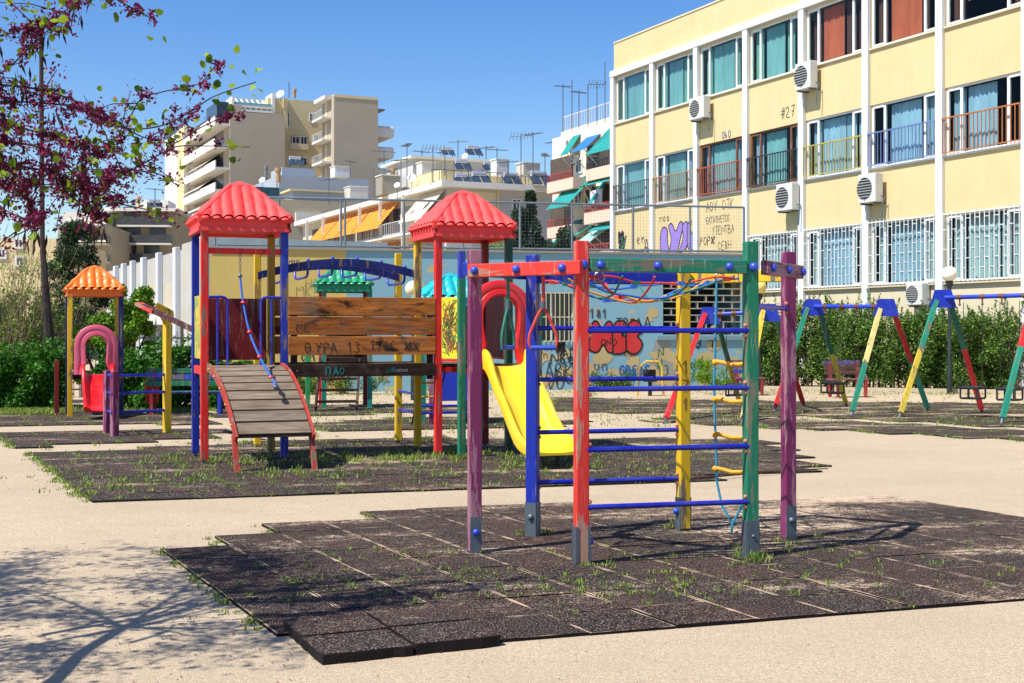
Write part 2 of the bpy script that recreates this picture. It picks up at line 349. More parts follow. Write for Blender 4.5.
# pebbles and litter are too many to count
def matmat(key,sandy,tint=(58,46,44),green=.25,grad=None,joints=True):
    m,nt,b=newmat(key); co=objco(nt)
    v=noise(nt,co,1.1,4,.6); c=mixc(nt,ramp(nt,v,.4,.66),lin(tint),lin((66,36,32)))
    f=noise(nt,co,55,4,.7); c=mixc(nt,ramp(nt,f,.35,.6),mul(lin(tint),.4),c)
    # sand lying in streaks and specks
    s1=noise(nt,co,.9,4,.6,(.5,1.2,1)); s2=noise(nt,co,75,3,.7); s3=noise(nt,co,11,6,.8,(.7,1.3,1))
    a=N(nt,'ShaderNodeMath',operation='MULTIPLY_ADD'); nt.links.new(s1,a.inputs[0]); a.inputs[1].default_value=1.5; nt.links.new(s2,a.inputs[2])
    a2=N(nt,'ShaderNodeMath',operation='MULTIPLY_ADD'); nt.links.new(s3,a2.inputs[0]); a2.inputs[1].default_value=.9; nt.links.new(a.outputs[0],a2.inputs[2])
    th=1.97-sandy*.9; uvn=N(nt,'ShaderNodeUVMap'); uvn.uv_map='tile'; uvo=uvn.outputs[0]
    if grad:
        dt=N(nt,'ShaderNodeVectorMath',operation='DOT_PRODUCT'); nt.links.new(uvo,dt.inputs[0]); dt.inputs[1].default_value=(grad[0],grad[1],0)
        gq=_thr(nt,dt.outputs['Value'],grad[2],grad[3]); a3=N(nt,'ShaderNodeMath',operation='MULTIPLY_ADD'); nt.links.new(gq,a3.inputs[0]); a3.inputs[1].default_value=grad[4]; nt.links.new(a2.outputs[0],a3.inputs[2]); a2=a3
    c=mixc(nt,ramp(nt,a2.outputs[0],min(th/3,1),min((th+.12)/3,1)) if False else _thr(nt,a2.outputs[0],th,th+.12),c,lin((196,172,144)))
    # joints between the 0.5 m tiles
    sp=N(nt,'ShaderNodeSeparateXYZ'); wob=N(nt,'ShaderNodeTexNoise'); wob.inputs['Scale'].default_value=6; nt.links.new(co,wob.inputs[0])
    nt.links.new(uvo,sp.inputs[0]); ds=[]
    # light crumbs of rubber and grit all over
    cr_=noise(nt,co,105 if key in('mat_near','mat_loose') else 48,3,.75); c=mixc(nt,ramp(nt,cr_,.57,.61,(0,0,0,1),(.9,.9,.9,1)),c,lin((168,150,132)))
    for i in (0,1):
        q=N(nt,'ShaderNodeMath',operation='PINGPONG'); nt.links.new(sp.outputs[i],q.inputs[0]); q.inputs[1].default_value=.25; ds.append(q.outputs[0])
    ad=N(nt,'ShaderNodeMath',operation='ADD'); nt.links.new(ds[1],ad.inputs[0]); ad.inputs[1].default_value=.0062; ds[1]=ad.outputs[0]
    mn=N(nt,'ShaderNodeMath',operation='MINIMUM'); nt.links.new(ds[0],mn.inputs[0]); nt.links.new(ds[1],mn.inputs[1])
    sc=N(nt,'ShaderNodeMath',operation='MULTIPLY_ADD'); nt.links.new(wob.outputs[0],sc.inputs[0]); sc.inputs[1].default_value=-.050; nt.links.new(mn.outputs[0],sc.inputs[2])
    jm=_thr(nt,sc.outputs[0],-.012,-.018)
    gv=noise(nt,co,2.3,4,.65); gc=mixc(nt,ramp(nt,gv,.60-green,.64-green),lin((186,160,132)),lin((96,112,52)))
    if joints: c=mixc(nt,jm,c,gc)
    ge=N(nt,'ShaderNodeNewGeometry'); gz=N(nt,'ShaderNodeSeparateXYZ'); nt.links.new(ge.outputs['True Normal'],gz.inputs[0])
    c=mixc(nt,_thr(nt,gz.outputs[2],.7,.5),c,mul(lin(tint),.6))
    nt.links.new(c,b.inputs['Base Color']); b.inputs['Roughness'].default_value=.9; b.inputs['Specular IOR Level'].default_value=.2
    bump(nt,b,f,.8,.015); return m
def _thr(nt,x,a,bv):
    r=N(nt,'ShaderNodeMapRange'); r.inputs['From Min'].default_value=a; r.inputs['From Max'].default_value=bv; nt.links.new(x,r.inputs[0]); return r.outputs[0]
TUFTS=[]
def inside(p,poly):
    x,y=p; c=False; n=len(poly)
    for i in range(n):
        x1,y1=poly[i]; x2,y2=poly[i-1]
        if (y1>y)!=(y2>y) and x<(x2-x1)*(y-y1)/(y2-y1)+x1: c=not c
    return c
def mat_area(pxpoly,ang,skew,key,label,tuft=.3,name='rubber_paving',seed=1,edge=.4):
    pts=[G(*p) for p in pxpoly]; o=pts[0]; R=Matrix.Translation((o.x,o.y,0))@Matrix.Rotation(math.radians(ang),4,'Z'); k_=math.radians(skew); R=R@Matrix(((1,-math.sin(k_),0,0),(0,math.cos(k_),0,0),(0,0,1,0),(0,0,0,1))); inv=R.inverted(); RT=Matrix.Translation((o.x,o.y,0))@Matrix.Rotation(math.radians(ang),4,'Z')
    L=[inv@p for p in pts]; poly=[(p.x,p.y) for p in L]; r=random.Random(seed)
    x0=math.floor(min(p[0] for p in poly)*2); x1=math.ceil(max(p[0] for p in poly)*2)
    y0=math.floor(min(p[1] for p in poly)*2); y1=math.ceil(max(p[1] for p in poly)*2)
    mb=MB(); 
    for i in range(x0,x1+1):
        for j in range(y0,y1+1):
            cx,cy=i*.5+.25,j*.5+.25
            if not inside((cx,cy),poly): continue
            h=.018+r.uniform(-.003,.004); t=[r.uniform(-.0015,.003) for _ in range(4)]; g_=.004
            c=[(cx-.25+g_,cy-.25+g_),(cx+.25-g_,cy-.25+g_),(cx+.25-g_,cy+.25-g_),(cx-.25+g_,cy+.25-g_)]
            c=[(a+r.uniform(-.004,.004),b+r.uniform(-.004,.004)) for a,b in c]
            vs=[R@Vector((a,b,-.02)) for a,b in c]+[R@Vector((a,b,h+t[k])) for k,(a,b) in enumerate(c)]
            mb.add(vs,[(4,5,6,7),(0,1,5,4),(1,2,6,5),(2,3,7,6),(3,0,4,7)])
            # tufts along the joints
            isedge=any(not inside((cx+dx,cy+dy),poly) for dx,dy in((.5,0),(-.5,0),(0,.5),(0,-.5)))
            left=not inside((cx-.5,cy),poly)
            pr=.42*tuft*(1+1.0*math.sin(cx*1.7+seed)*math.cos(cy*2.1+seed*2))
            for _ in range(5):
                if r.random()<pr:
                    a=r.random()*.5
                    q=(cx-.25,cy-.25+a) if r.random()<.6 else (cx-.25+a,cy-.25)
                    TUFTS.append((R@Vector((q[0]+r.gauss(0,.015),q[1]+r.gauss(0,.015),h-.01)),r.uniform(.5,1)))
            if isedge and left and edge>0:
                for _ in range(int(16*edge)):
                    TUFTS.append((R@Vector((cx-.25+r.gauss(-.03,.03),cy-.25+r.random()*.5,0)),r.uniform(.5,1.1)))
    t=mb.build(name,MATS[key],M=RT,bevel=0); me=t['o'].data; uv=me.uv_layers.new(name='tile')
    for lp in me.loops: w=inv@(RT@me.vertices[lp.vertex_index].co); uv.data[lp.index].uv=(w.x,w.y)
    tag(t,label,None,None,'structure'); return R
for k,a in (('mat_near',(.13,(28,23,24),.0)),('mat_mid',(.12,(36,33,32),.34)),('mat_far',(.16,(40,37,34),.36))):
    MATS[k]=matmat(k,a[0],a[1],a[2],(.75,1.0,5.0,9.0,.24) if k=='mat_near' else None)
MATS['mat_loose']=matmat('mat_loose',.08,(40,33,32),0,None,False)
R1=mat_area([(500,643),(1080,597),(1100,524),(845,497),(480,511),(255,523),(268,540),(172,545),(282,631)],18.5,8,'mat_near','dark brown rubber tile paving under the six-post climbing frame in the foreground',.13,seed=3)
mat_area([(92,503),(530,488),(830,473),(760,440),(330,439),(30,455),(58,484),(76,487)],16,10,'mat_mid','weedy dark rubber tile paving under the red roofed play structure',1.1,seed=5)
mat_area([(15,449),(225,438),(225,430),(2,434)],16,10,'mat_mid','narrow strip of dark rubber tiles left of the play structure',1.0,seed=6)
mat_area([(-60,428),(215,424),(190,408),(-60,411)],16,10,'mat_far','grassy rubber tile paving around the orange roofed playhouse',1.2,seed=7)
mat_area([(330,432),(560,427),(590,421),(440,417),(300,424)],16,10,'mat_far','rubber tile strip behind the wooden plank bridge',.7,seed=8)
mat_area([(215,418),(470,412),(480,406),(300,405),(215,409)],16,10,'mat_far','dark rubber tiles under the green roofed playhouse',.7,seed=9)
mat_area([(545,412),(800,417),(1100,432),(1100,405),(800,402),(560,398)],14,10,'mat_far','long dark rubber tile area under the row of swings',.45,seed=10)
mat_area([(640,421),(1110,446),(1110,436),(830,421),(690,414)],14,10,'mat_far','strip of worn rubber tiles in front of the swings',.5,seed=12)
# raised loose tiles
mb=MB(); LR=Loc((G(322,666).x,G(322,666).y),math.radians(24)); r=random.Random(4)
for i in range(2):
    for j in range(2):
        w,dp=.47,.40; x0,y0=i*w,j*dp; z0=.016 if j==0 else .022
        # crumbly outline
        out=[]
        for (a,b) in ((0,0),(1,0),(1,1),(0,1)):
            nx=(a,b); 
        per=[(k/9,0) for k in range(9)]+[(1,k/7) for k in range(7)]+[(1-k/9,1) for k in range(9)]+[(0,1-k/7) for k in range(7)]
        pl=[LR(x0+.004+(w-.008)*a+r.gauss(0,.004),y0+.004+(dp-.008)*b+r.gauss(0,.004),.0) for a,b in per]
        mb.prism(pl,(0,0,z0+.038+.006*i))
t=mb.build('loose_rubber_tile',MATS['mat_loose'],M=Matrix.Translation((LR.o.x,LR.o.y,0))@Matrix.Rotation(LR.ang,4,'Z'),bevel=.006)
tag(t,'raised slab of black rubber tiles standing proud of the mat corner nearest the camera','rubber tile')
# ================================================================ climbing frame (foreground)
def pst(parent,c,ang,w,z1,mat,z0=0,name='post',bev=.007):
    ca,sa=math.cos(ang)*w/2,math.sin(ang)*w/2
    mb=MB(); mb.obox((c[0],c[1],(z0+z1)/2),(ca,sa,0),(-sa,ca,0),(0,0,(z1-z0)/2)); return mb.build(name,mat,parent,bevel=bev)
RED=paint('paint_red',(222,52,44),.75,(170,130,110)); GREEN=paint('paint_green',(20,120,86),.62,(120,112,92)); BLUEP=paint('paint_blue',(18,44,160),.25)
PURP=paint('paint_purple',(122,40,88),.9,(150,104,118)); YELP=paint('paint_yellow',(226,184,26),.55); PINKB=paint('paint_redbright',(226,36,34),.34)
GREENW=paint('paint_green_worn',(24,122,92),1.22,(118,108,94)); MAROON=paint('paint_maroon',(122,26,28),.36)
TEAL=paint('paint_teal',(20,138,120),.34); NAVY=paint('paint_navy',(20,30,92),.4); DKGREEN=paint('paint_darkgreen',(14,70,52),.4)
STEEL=metal('galvanised',(98,108,118),.5,.5); BLUEM=plastic('blue_rod',(14,30,160),.35); CAP=plastic('cap_blue',(36,72,190),.35)
CAPR=plastic('cap_clay',(196,112,84),.5); BLACK=plastic('black_rubber',(20,20,22),.6); DKWOOD=wood('dark_wood',(66,46,36),(30,20,16))
BR=paint('beam_red',(222,56,46),.5,(150,120,100),stretch=(.12,.12,1)); BG_=paint('beam_green',(20,128,98),.78,(112,104,88),stretch=(.10,.10,1)); BPU=paint('beam_purple',(116,40,78),.9,(150,104,118),stretch=(.12,.12,1))
RP={'r':plastic('rope_red',(208,56,44),.7),'b':plastic('rope_blue',(30,100,200),.7),'y':plastic('rope_yellow',(226,160,34),.7),'g':plastic('rope_green',(16,112,96),.7),'c':plastic('rope_teal',(40,140,170),.7)}
LF=Loc((.92,9.62),math.radians(14)); CF=thing('climbing_frame','six-post foreground climbing frame with rungs, rope net and hanging rings','climbing frame',(.92,9.62,0),math.radians(14))
h=.622; k=.64; A_=1.225
pp={'pl':(-A_,0,2.19,PURP,.0),'bl':(-h,k,2.2,BLUEP,-.6),'rd':(-h,-k,2.22,RED,0),'ye':(h,k,2.10,YELP,.1),'gr':(h,-k,2.235,GREEN,0),'pr':(A_,0,2.21,PURP,.05)}
for kk,(u,v,z,m,ra) in pp.items():
    c=LF(u,v); pst(CF,c,LF.ang+ra,.089,z,m,z0=.03)
    # galvanised shoe: thin plates wrapped on the sides
    w=.0475; mb=MB(); a=LF.ang+ra; ux=Vector((math.cos(a),math.sin(a),0)); uy=Vector((-math.sin(a),math.cos(a),0))
    if kk in('pl','gr','pr','bl'):
        for sg in(-1,1): mb.obox(c+uy*sg*w+Vector((0,0,.14)),ux*.042,uy*.003,(0,0,.14))
    if kk in('rd','ye','bl','gr','rd'):
        for sg in(-1,1): mb.obox(c+ux*sg*w+Vector((0,0,.14)),ux*.003,uy*.042,(0,0,.14))
    if kk in('rd',):
        for sx in(-1,1):
            for sy in(-1,1): mb.obox(c+ux*sx*.044+uy*sy*w+Vector((0,0,.14)),ux*.010,uy*.003,(0,0,.14))
    mb.build('post_shoe',STEEL,CF)
    mb=MB(); q=c-uy*.05+Vector((0,0,.17))
    if kk=='rd': q=c+ux*.062+Vector((0,0,.17))
    if kk=='ye': q=c-ux*.062+Vector((0,0,.17))
    mb.sphere(q,.026 if kk!='gr' else .014,12); mb.build('bolt_cap',CAP if kk in('pl','rd','ye') else STEEL,CF,smooth=True)
def beam(a,b,z,mat,off,th=.055,hh=.094,ext=(0,0),caps=()):
    A=LF(*a);B=LF(*b); d=(B-A).normalized(); s=Vector((d.y,-d.x,0))
    if s.dot(A+B-LF.o*2)<0: s=-s
    A=A-d*ext[0]+s*off; B=B+d*ext[1]+s*off; z0=Vector((0,0,z)); mb=MB(); mb.bar(A+z0,B+z0,th,hh); mb.build('beam',mat,CF,bevel=.006)
    for t in caps:
        q=A.lerp(B,t)+s*(th/2+.004)+z0; mb=MB(); mb.sphere(q,.03,14); mb.build('bolt_cap',CAP,CF,smooth=True)
pu=lambda q:(pp[q][0],pp[q][1])
ZB=2.055
beam(pu('pl'),pu('rd'),ZB-.02,BR,.078,ext=(-.01,.05),caps=(.07,.45,.85))
beam(pu('rd'),pu('gr'),ZB,BG_,.03,ext=(-.05,-.05),caps=(.06,.42,.88),th=.06)
beam(pu('gr'),pu('pr'),ZB,BPU,.078,ext=(-.07,.05),caps=(.12,.55,.95),hh=.10)
beam(pu('pr'),pu('ye'),ZB-.02,YELP,.078,ext=(0,.0))
beam(pu('bl'),pu('ye'),ZB-.03,BLUEP,.03,ext=(-.05,-.05),th=.06)
beam(pu('pl'),pu('bl'),ZB,BLUEP,.078,ext=(0,0))
for kk in('rd','gr'):
    mb=MB(); mb.sphere(LF(pp[kk][0],pp[kk][1]-.056,ZB),.033,14); mb.build('bolt_cap',CAP,CF,smooth=True)
# rungs
def rung(a,b,z,n=1,sh=(.03,.03)):
    A=LF(*a,z);B=LF(*b,z); d=(B-A).normalized(); mb=MB(); mb.tube([A+d*sh[0],B-d*sh[1]],.0185,10); t=mb.build('rung',BLUEM,CF,smooth=True)
    for e in(A+d*(sh[0]+.022),B-d*(sh[1]+.022)):
        for dz in(-.036,.036): mb=MB(); mb.sphere(e+Vector((0,0,dz)),.0155,8); mb.build('bolt_knob',CAPR,t)
for z in(.41,.80,1.21,1.61):
    rung((-h,-k-.03),(h,-k-.03),z); rung((-h,k),(h,k),z+.02)
rung(pu('gr'),pu('pr'),1.78)
# rope net: sagging, laced in four colours
def net(u,v):
    a=1-abs(u)**2.2; b=1-abs(v)**2.2
    return LF(u*.54,v*.55,1.985-.165*max(a,0)*max(b,0)**.8+.006*math.sin(u*9+v*5))
cols='rbbrygbrbg'
for i,t in enumerate((-.96,-.5,-.1,.35,.96)):
    for ax in(0,1):
        pts=[net(t*(1-.10*math.cos(3*s)),s) if ax else net(s,t*(1-.06*math.cos(3*s))) for s in [x/10 for x in range(-10,11)]]
        cc=cols[(i*2+ax*3)%10]; mb=MB(); mb.tube(pts,.0085,6); mb.build('net_rope',RP[cc],CF,smooth=True)
for i,(a,b) in enumerate([((-1,-1),(-.35,-.35)),((1,-1),(.35,-.35)),((-.35,-.35),(.3,-.36))]):
    pts=[net(a[0]+(b[0]-a[0])*s/8,a[1]+(b[1]-a[1])*s/8)+Vector((0,0,.015-.02*math.sin(s*.4))) for s in range(9)]
    mb=MB(); mb.tube(pts,.009,6); mb.build('net_rope',RP['rgy'[i%3]],CF,smooth=True)
for i,a in enumerate((-.92,-.34,.28,.92)):
    for j,b in enumerate((-.92,-.34,.28,.92)):
        q=net(a,b); mb=MB(); mb.obox(q,(.024,.006,0),(-.006,.02,0),(0,0,.014)); mb.build('net_knot',RP['rgb'[(i+j*2)%3]],CF)
for u,v in((-.85,-.98),(.8,-.98)):
    q=net(u,v); mb=MB(); mb.tube([q+Vector((.035*math.cos(a),0,.035*math.sin(a))) for a in [x*math.pi/4 for x in range(8)]],.007,6,closed=True); mb.build('shackle',metal('chrome',(170,176,180),.8,.3),CF,smooth=True)
# rings on ropes
def ring(px,col,wd,rot):
    A=LF(*pu('pl'));B=LF(*pu('rd')); kx=(px-512)/F; t=(kx*A.y-A.x)/((B.x-A.x)-kx*(B.y-A.y)); q=A.lerp(B,t)
    zt=2.0; zc=1.79; zb=1.49
    d=Vector((math.cos(rot),math.sin(rot),0)); z=lambda v:Vector((0,0,v))
    mb=MB(); mb.tube([q+z(zt),q+z((zt+zc)/2)+d*.004,q+z(zc)],.012,8); hr=mb.build('hanging_ring',RP[col],CF,smooth=True); tag(hr,'green rope ring with blue grip, edge on' if col=='g' else 'red triangular rope ring with blue grip')
    mb=MB(); mb.tube([q+z(zc+.02),q+z(zc-.03)],.021,10); mb.build('clamp',STEEL,hr,smooth=True)
    w=wd/2; mb=MB(); mb.tube([q+z(zc-.01),q+d*w*.45+z(zc-.09),q+d*w*.92+z(zb+.10),q+d*w+z(zb+.04),q+d*w*.9+z(zb),q-d*w*.9+z(zb),q-d*w+z(zb+.04),q-d*w*.92+z(zb+.10),q-d*w*.45+z(zc-.09),q+z(zc-.01)],.0105,8); mb.build('loop',RP[col],hr,smooth=True)
    mb=MB(); mb.tube([q-d*w*.85+z(zb),q+d*w*.85+z(zb)],.017,10); mb.build('grip',plastic('grip_blue',(40,80,200),.4),hr,smooth=True)
ring(508,'g',.19,math.radians(62)); ring(543,'r',.20,math.radians(8))
# rope ladder on the yellow-purple side
A=LF(*pu('ye'));B=LF(*pu('pr')); dd=(B-A).normalized(); mid=A.lerp(B,.47); rl=MB()
for sg,x0 in((-1,-.135),(1,.135)):
    rl.tube([mid+dd*x0+Vector((0,0,z))+dd*(.012*math.sin(z*4)) for z in (2.02,1.6,1.2,.9,.6,.42)]+[mid+dd*x0*.6+Vector((0,0,.24)),mid+dd*.01+Vector((0,0,.10)),mid+Vector((0,0,.03))],.0105,6)
lad=rl.build('rope_ladder',RP['c'],CF,smooth=True)
for z in(1.36,1.07,.79,.52):
    mb=MB(); mb.tube([mid+dd*x+Vector((0,0,z-.02*math.cos(x*9)+.004+(.012 if x<0 else 0))) for x in(-.15,-.07,.0,.07,.15)],.0165,8); mb.sphere(mid-dd*.138+Vector((0,0,z)),.026,8); mb.sphere(mid+dd*.138+Vector((0,0,z-.008)),.026,8); mb.build('ladder_rung',RP['y'],lad,smooth=True)
# scrawled numbers on the yellow post
mb=MB(); c=LF(h,k); a=LF.ang+.1; ux=Vector((math.cos(a),math.sin(a),0)); nn=Vector((math.sin(a),-math.cos(a),0))
for ch,z in(('1',1.28),('3',1.13),('1',.98)): write(mb,ch,c+nn*.0465-ux*.022+Vector((0,0,z)),ux,(0,0,1),nn,.09,.009)
mb.build('scrawled_numbers',plastic('ink_brown',(104,52,40),.8),CF)
# ================================================================ tiled play roofs, arches, slides
def tileroof(parent,c,ang,half,z0,fh,hh,mat,ntile=8,cap=.24,name='tiled_roof'):
    u=Vector((math.cos(ang),math.sin(ang),0)); v=Vector((-math.sin(ang),math.cos(ang),0)); c=Vector((c[0],c[1],0)); mb=MB()
    z=lambda q:Vector((0,0,q))
    # fascia
    for d,s in((u,v),(v,-u),(-u,-v),(-v,u)):
        A=c+d*half-s*half; B=c+d*half+s*half
        mb.obox((A+B)/2-d*.02+z(z0+fh/2),s*(half),d*.02,(0,0,fh/2))
        mb.obox((A+B)/2-d*.0+z(z0+.022),s*(half+.012),d*.012,(0,0,.022))
    # underside boards
    mb.obox(c+z(z0+.05),u*(half-.03),v*(half-.03),(0,0,.012))
    pitch=2*half/ntile; 
    for d,s in((u,v),(v,-u),(-u,-v),(-v,u)):
        def fn(a,b,d=d,s=s):
            w=half+.012-(half-half*cap)*b; x=(a*2-1)*w
            row=(b*3)%1.0; row=row if b<.999 else 1
            bz=abs(math.cos(math.pi*x/pitch+math.pi/2))**.5*.046*(1-.2*b)+ (.018*(1-row))
            zz=z0+fh-.028+(hh-fh*.0)*(b**.93)
            edge=min(1,(w-abs(x))/.05)
            return c+d*(w)+s*x+z(zz)+(d*.45+z(1))*bz*max(edge,.15)
        mb.grid(fn,ntile*12,15)
        # scalloped nosing of the lowest tiles
        for i in range(ntile):
            x=-half+pitch*(i+.5); mb.sphere(c+d*(half+.004)+s*x+z(z0+fh-.012),pitch*.42,10,.62)
        # hip ridge
        A=c+(d+s)*(half+.004)+z(z0+fh-.01); B=c+(d+s)*half*cap+z(z0+fh+hh-.02)
        mb.tube([A.lerp(B,t/6)+z(.018) for t in range(7)],[.036,.034,.036,.033,.034,.031,.03],8)
        mb.obox(A+z(.01)-(d+s)*.02,d*.035,s*.035,(0,0,.05))
    t=z0+fh+hh-.035; hc=half*cap*1.22
    vs=[c+u*a*hc+v*b*hc+z(t) for a,b in((-1,-1),(1,-1),(1,1),(-1,1))]+[c+u*a*hc+v*b*hc+z(t+.045) for a,b in((-1,-1),(1,-1),(1,1),(-1,1))]+[c+z(t+.045+hc*.42)]
    mb.add(vs,[(0,1,5,4),(1,2,6,5),(2,3,7,6),(3,0,4,7),(4,5,8),(5,6,8),(6,7,8),(7,4,8),(3,2,1,0)])
    return mb.build(name,mat,parent,smooth=True)
def archpanel(parent,o,u,n,w,hgt,mat,inner=.25,th=.09,neck=.2,foot=.27,name='arch_panel'):
    """moulded plastic arch with a keyhole opening; o = foot centre, u along, n towards the viewer"""
    o=Vector(o);u=Vector(u);n=Vector(n); R=w/2; hs=hgt-R; out=[];inn=[]; K=10
    for i in range(K+1): out.append((-R,hs*i/K))
    for i in range(1,25): a=math.pi-math.pi*i/24; out.append((R*math.cos(a),hs+R*math.sin(a)))
    for i in range(1,K+1): out.append((R,hs-hs*i/K))
    def iw(t):  # half width of the opening by height fraction of hs
        return foot+(neck-foot)*min(1,t/.42) if t<.42 else neck+(inner-neck)*math.sin(min(1,(t-.42)/.5)*math.pi/2)
    for i in range(K+1): inn.append((-iw(i/K),hs*i/K))
    for i in range(1,25): a=math.pi-math.pi*i/24; inn.append((inner*math.cos(a),hs+inner*math.sin(a)))
    for i in range(1,K+1): inn.append((iw(1-i/K),hs-hs*i/K))
    M=len(out); prof=[(0,0,-th/2),(0,0,th*.3),(.12,0,th*.5),(.45,0,th*.62),(.55,0,th*.50),(.62,0,th*.72),(.9,0,th*.85),(1,0,th*.6),(1,0,-th/2),(0,0,-th/2)]
    vs=[];fs=[]
    for i in range(M):
        for (t,_,dn) in prof:
            x=out[i][0]*(1-t)+inn[i][0]*t; y=out[i][1]*(1-t)+inn[i][1]*t; vs.append(o+u*x+Vector((0,0,y))+n*dn)
    q=len(prof)
    for i in range(M-1):
        for j in range(q-1): fs.append((i*q+j,i*q+j+1,(i+1)*q+j+1,(i+1)*q+j))
    mb=MB(); mb.add(vs,fs); return mb.build(name,mat,parent,smooth=True)
def slide(parent,o,u,n,path,w,mat,wall=.15,name='slide'):
    """o origin on deck edge; path list of (dist along n, z, wallheight, widthscale)"""
    o=Vector(o);u=Vector(u);n=Vector(n); mb=MB(); pts=[]
    import bisect
    P_=[];
    for k in range(len(path)-1):
        p0=path[max(k-1,0)];p1=path[k];p2=path[k+1];p3=path[min(k+2,len(path)-1)]
        for s in range(6):
            t=s/6; P_.append(tuple(.5*((2*b)+(-a+c)*t+(2*a-5*b+4*c-d)*t*t+(-a+3*b-3*c+d)*t**3) for a,b,c,d in zip(p0,p1,p2,p3)))
    P_.append(path[-1]); vs=[];fs=[]
    for i,(d,z,wh,ws) in enumerate(P_):
        W2=w/2*ws; a=P_[max(i-1,0)];b=P_[min(i+1,len(P_)-1)]; t=Vector((b[0]-a[0],b[1]-a[1])).normalized(); nx,nz=-t.y,t.x
        sec=[(-W2,-.03),(-W2-.012,wh-.03),(-W2,wh),(-W2+.028,wh+.008),(-W2+.058,wh-.012),(-W2+.075,.06),(-W2+.12,.012),(-W2*.3,0),(W2*.3,0),(W2-.12,.012),(W2-.075,.06),(W2-.058,wh-.012),(W2-.028,wh+.008),(W2,wh),(W2+.012,wh-.03),(W2,-.03)]
        for x,hh in sec: vs.append(o+u*x+n*(d+nx*hh)+Vector((0,0,z+nz*hh)))
    q=16
    for i in range(len(P_)-1):
        for j in range(q): fs.append((i*q+j,i*q+(j+1)%q,(i+1)*q+(j+1)%q,(i+1)*q+j))
    fs.append(tuple(range(q))); fs.append(tuple((len(P_)-1)*q+j for j in range(q-1,-1,-1)))
    mb.add(vs,fs); return mb.build(name,mat,parent,smooth=True)
# ================================================================ main play structure
LA=Loc((-3.70,15.64),math.radians(20)); S=.96
PS=thing('play_structure','large wooden play structure with two red tiled towers, plank bridge, curved ramp and yellow slide','play structure',(-2.0,16.5,0),math.radians(20))
PLR=plastic('roof_red',(250,70,66),.68); PLO=plastic('roof_orange',(246,118,10),.42); PLY=plastic('slide_yellow',(240,204,40),.3); PLRED=plastic('arch_red',(216,20,26),.3)
UD=LA.u; VD=LA.v; FN=-LA.v
WD=.09; a=LA.ang
def P2(u,v,z1,mat,z0=.06,w=WD,name='post'):
    c=LA(u,v); t=pst(PS,c,a,w,z1,mat,z0=z0,name=name); mb=MB(); mb.obox(c+Vector((0,0,.035)),UD*.02,VD*.02,(0,0,.05)); mb.build('post_foot',STEEL,PS); return t
BLW=paint('paint_blue_worn',(28,52,160),.62)
P2(0,0,2.84,PINKB); P2(0,S,2.84,BLUEP); P2(S,0,2.84,BLW); P2(S,S,2.84,paint('paint_olive',(170,140,30),.5))
P2(S-.02,S+1.0,2.72,YELP); P2(2.93,S+1.0,2.72,YELP)
P2(2.93,0,2.84,PINKB); P2(2.93,S,2.84,YELP); P2(2.93+S,0,2.84,DKGREEN); P2(2.93+S,S,2.84,MAROON)
GU,HU,FV=3.13,4.16,-.36
P2(GU,FV,2.27,GREEN); P2(HU,FV,1.9,GREEN)
pst(PS,LA(GU,FV),a,.082,2.62,plastic('blue_cap',(22,50,170),.4),z0=2.27,name='post_sleeve')
tileroof(PS,LA(S/2,S/2),a,.545,2.82,.16,.43,PLR)
tileroof(PS,LA(2.93+S/2,S/2),a,.545,2.82,.16,.43,PLR)
def brd(u0,u1,v0,v1,z0,z1,mat,name,bev=.005):
    mb=MB(); mb.obox(LA((u0+u1)/2,(v0+v1)/2,(z0+z1)/2),UD*(u1-u0)/2,VD*(v1-v0)/2,(0,0,(z1-z0)/2)); return mb.build(name,mat,PS,bevel=bev)
DECK=1.19
GREYW=wood('grey_wood',(150,134,116),(92,78,64),'x',knots=False,sc=.9); OR1=wood('plank_orange',(214,130,56),(122,66,28),'x',.7); OR2=wood('plank_brown',(198,116,50),(104,56,26),'x',.7)
def deck(u0,u1,v0,v1,n):
    mb=MB()
    for i in range(n):
        x=u0+(u1-u0)*i/n; mb.obox(LA(x+(u1-u0)/n/2,(v0+v1)/2,DECK-.02),UD*((u1-u0)/n/2-.006),VD*(v1-v0)/2,(0,0,.02))
    mb.build('deck',wood('deck_wood',(112,92,74),(50,38,30),'y',knots=False),PS,bevel=.004)
deck(.05,.91,.05,.93,8); deck(1.02,2.87,.04,.92,14); deck(2.98,3.84,.05,.93,8); deck(GU+.05,HU-.05,FV+.03,-.01,8)
# side beams of the decks
brd(-.025,.025,.05,.91,DECK-.11,DECK-.01,PINKB,'deck_beam'); brd(2.99,GU+.6,-.03,.02,DECK-.11,DECK-.045,PINKB,'deck_beam'); brd(.05,.91,.955,.995,DECK-.12,DECK-.045,DKWOOD,'deck_beam')
brd(2.985,3.84,S-.02,S+.02,DECK-.12,DECK-.045,PINKB,'deck_beam'); brd(3.87,3.91,.05,.91,DECK-.12,DECK-.045,GREEN,'deck_beam')
brd(GU+.045,HU-.045,FV-.03,FV+.02,DECK-.12,DECK-.045,PINKB,'deck_beam')
# bridge: lower beams and three boards either side
lb=brd(.985,2.885,-.055,-.01,1.045,1.205,DKWOOD,'bridge_beam'); brd(1.0,2.88,.94,.985,1.045,1.205,DKWOOD,'bridge_beam')
bds=[]
for i,(z0,z1,m) in enumerate(((1.315,1.545,OR1),(1.563,1.79,OR2),(1.808,2.035,OR1))):
    bds.append(brd(1.0,2.884,-.05,-.015,z0,z1,m,'plank')); brd(1.0,2.884,.945,.98,z0,z1,m,'plank')
for uu in(1.08,2.82): brd(uu-.04,uu+.04,-.012,.02,1.0,2.03,DKWOOD,'batten')
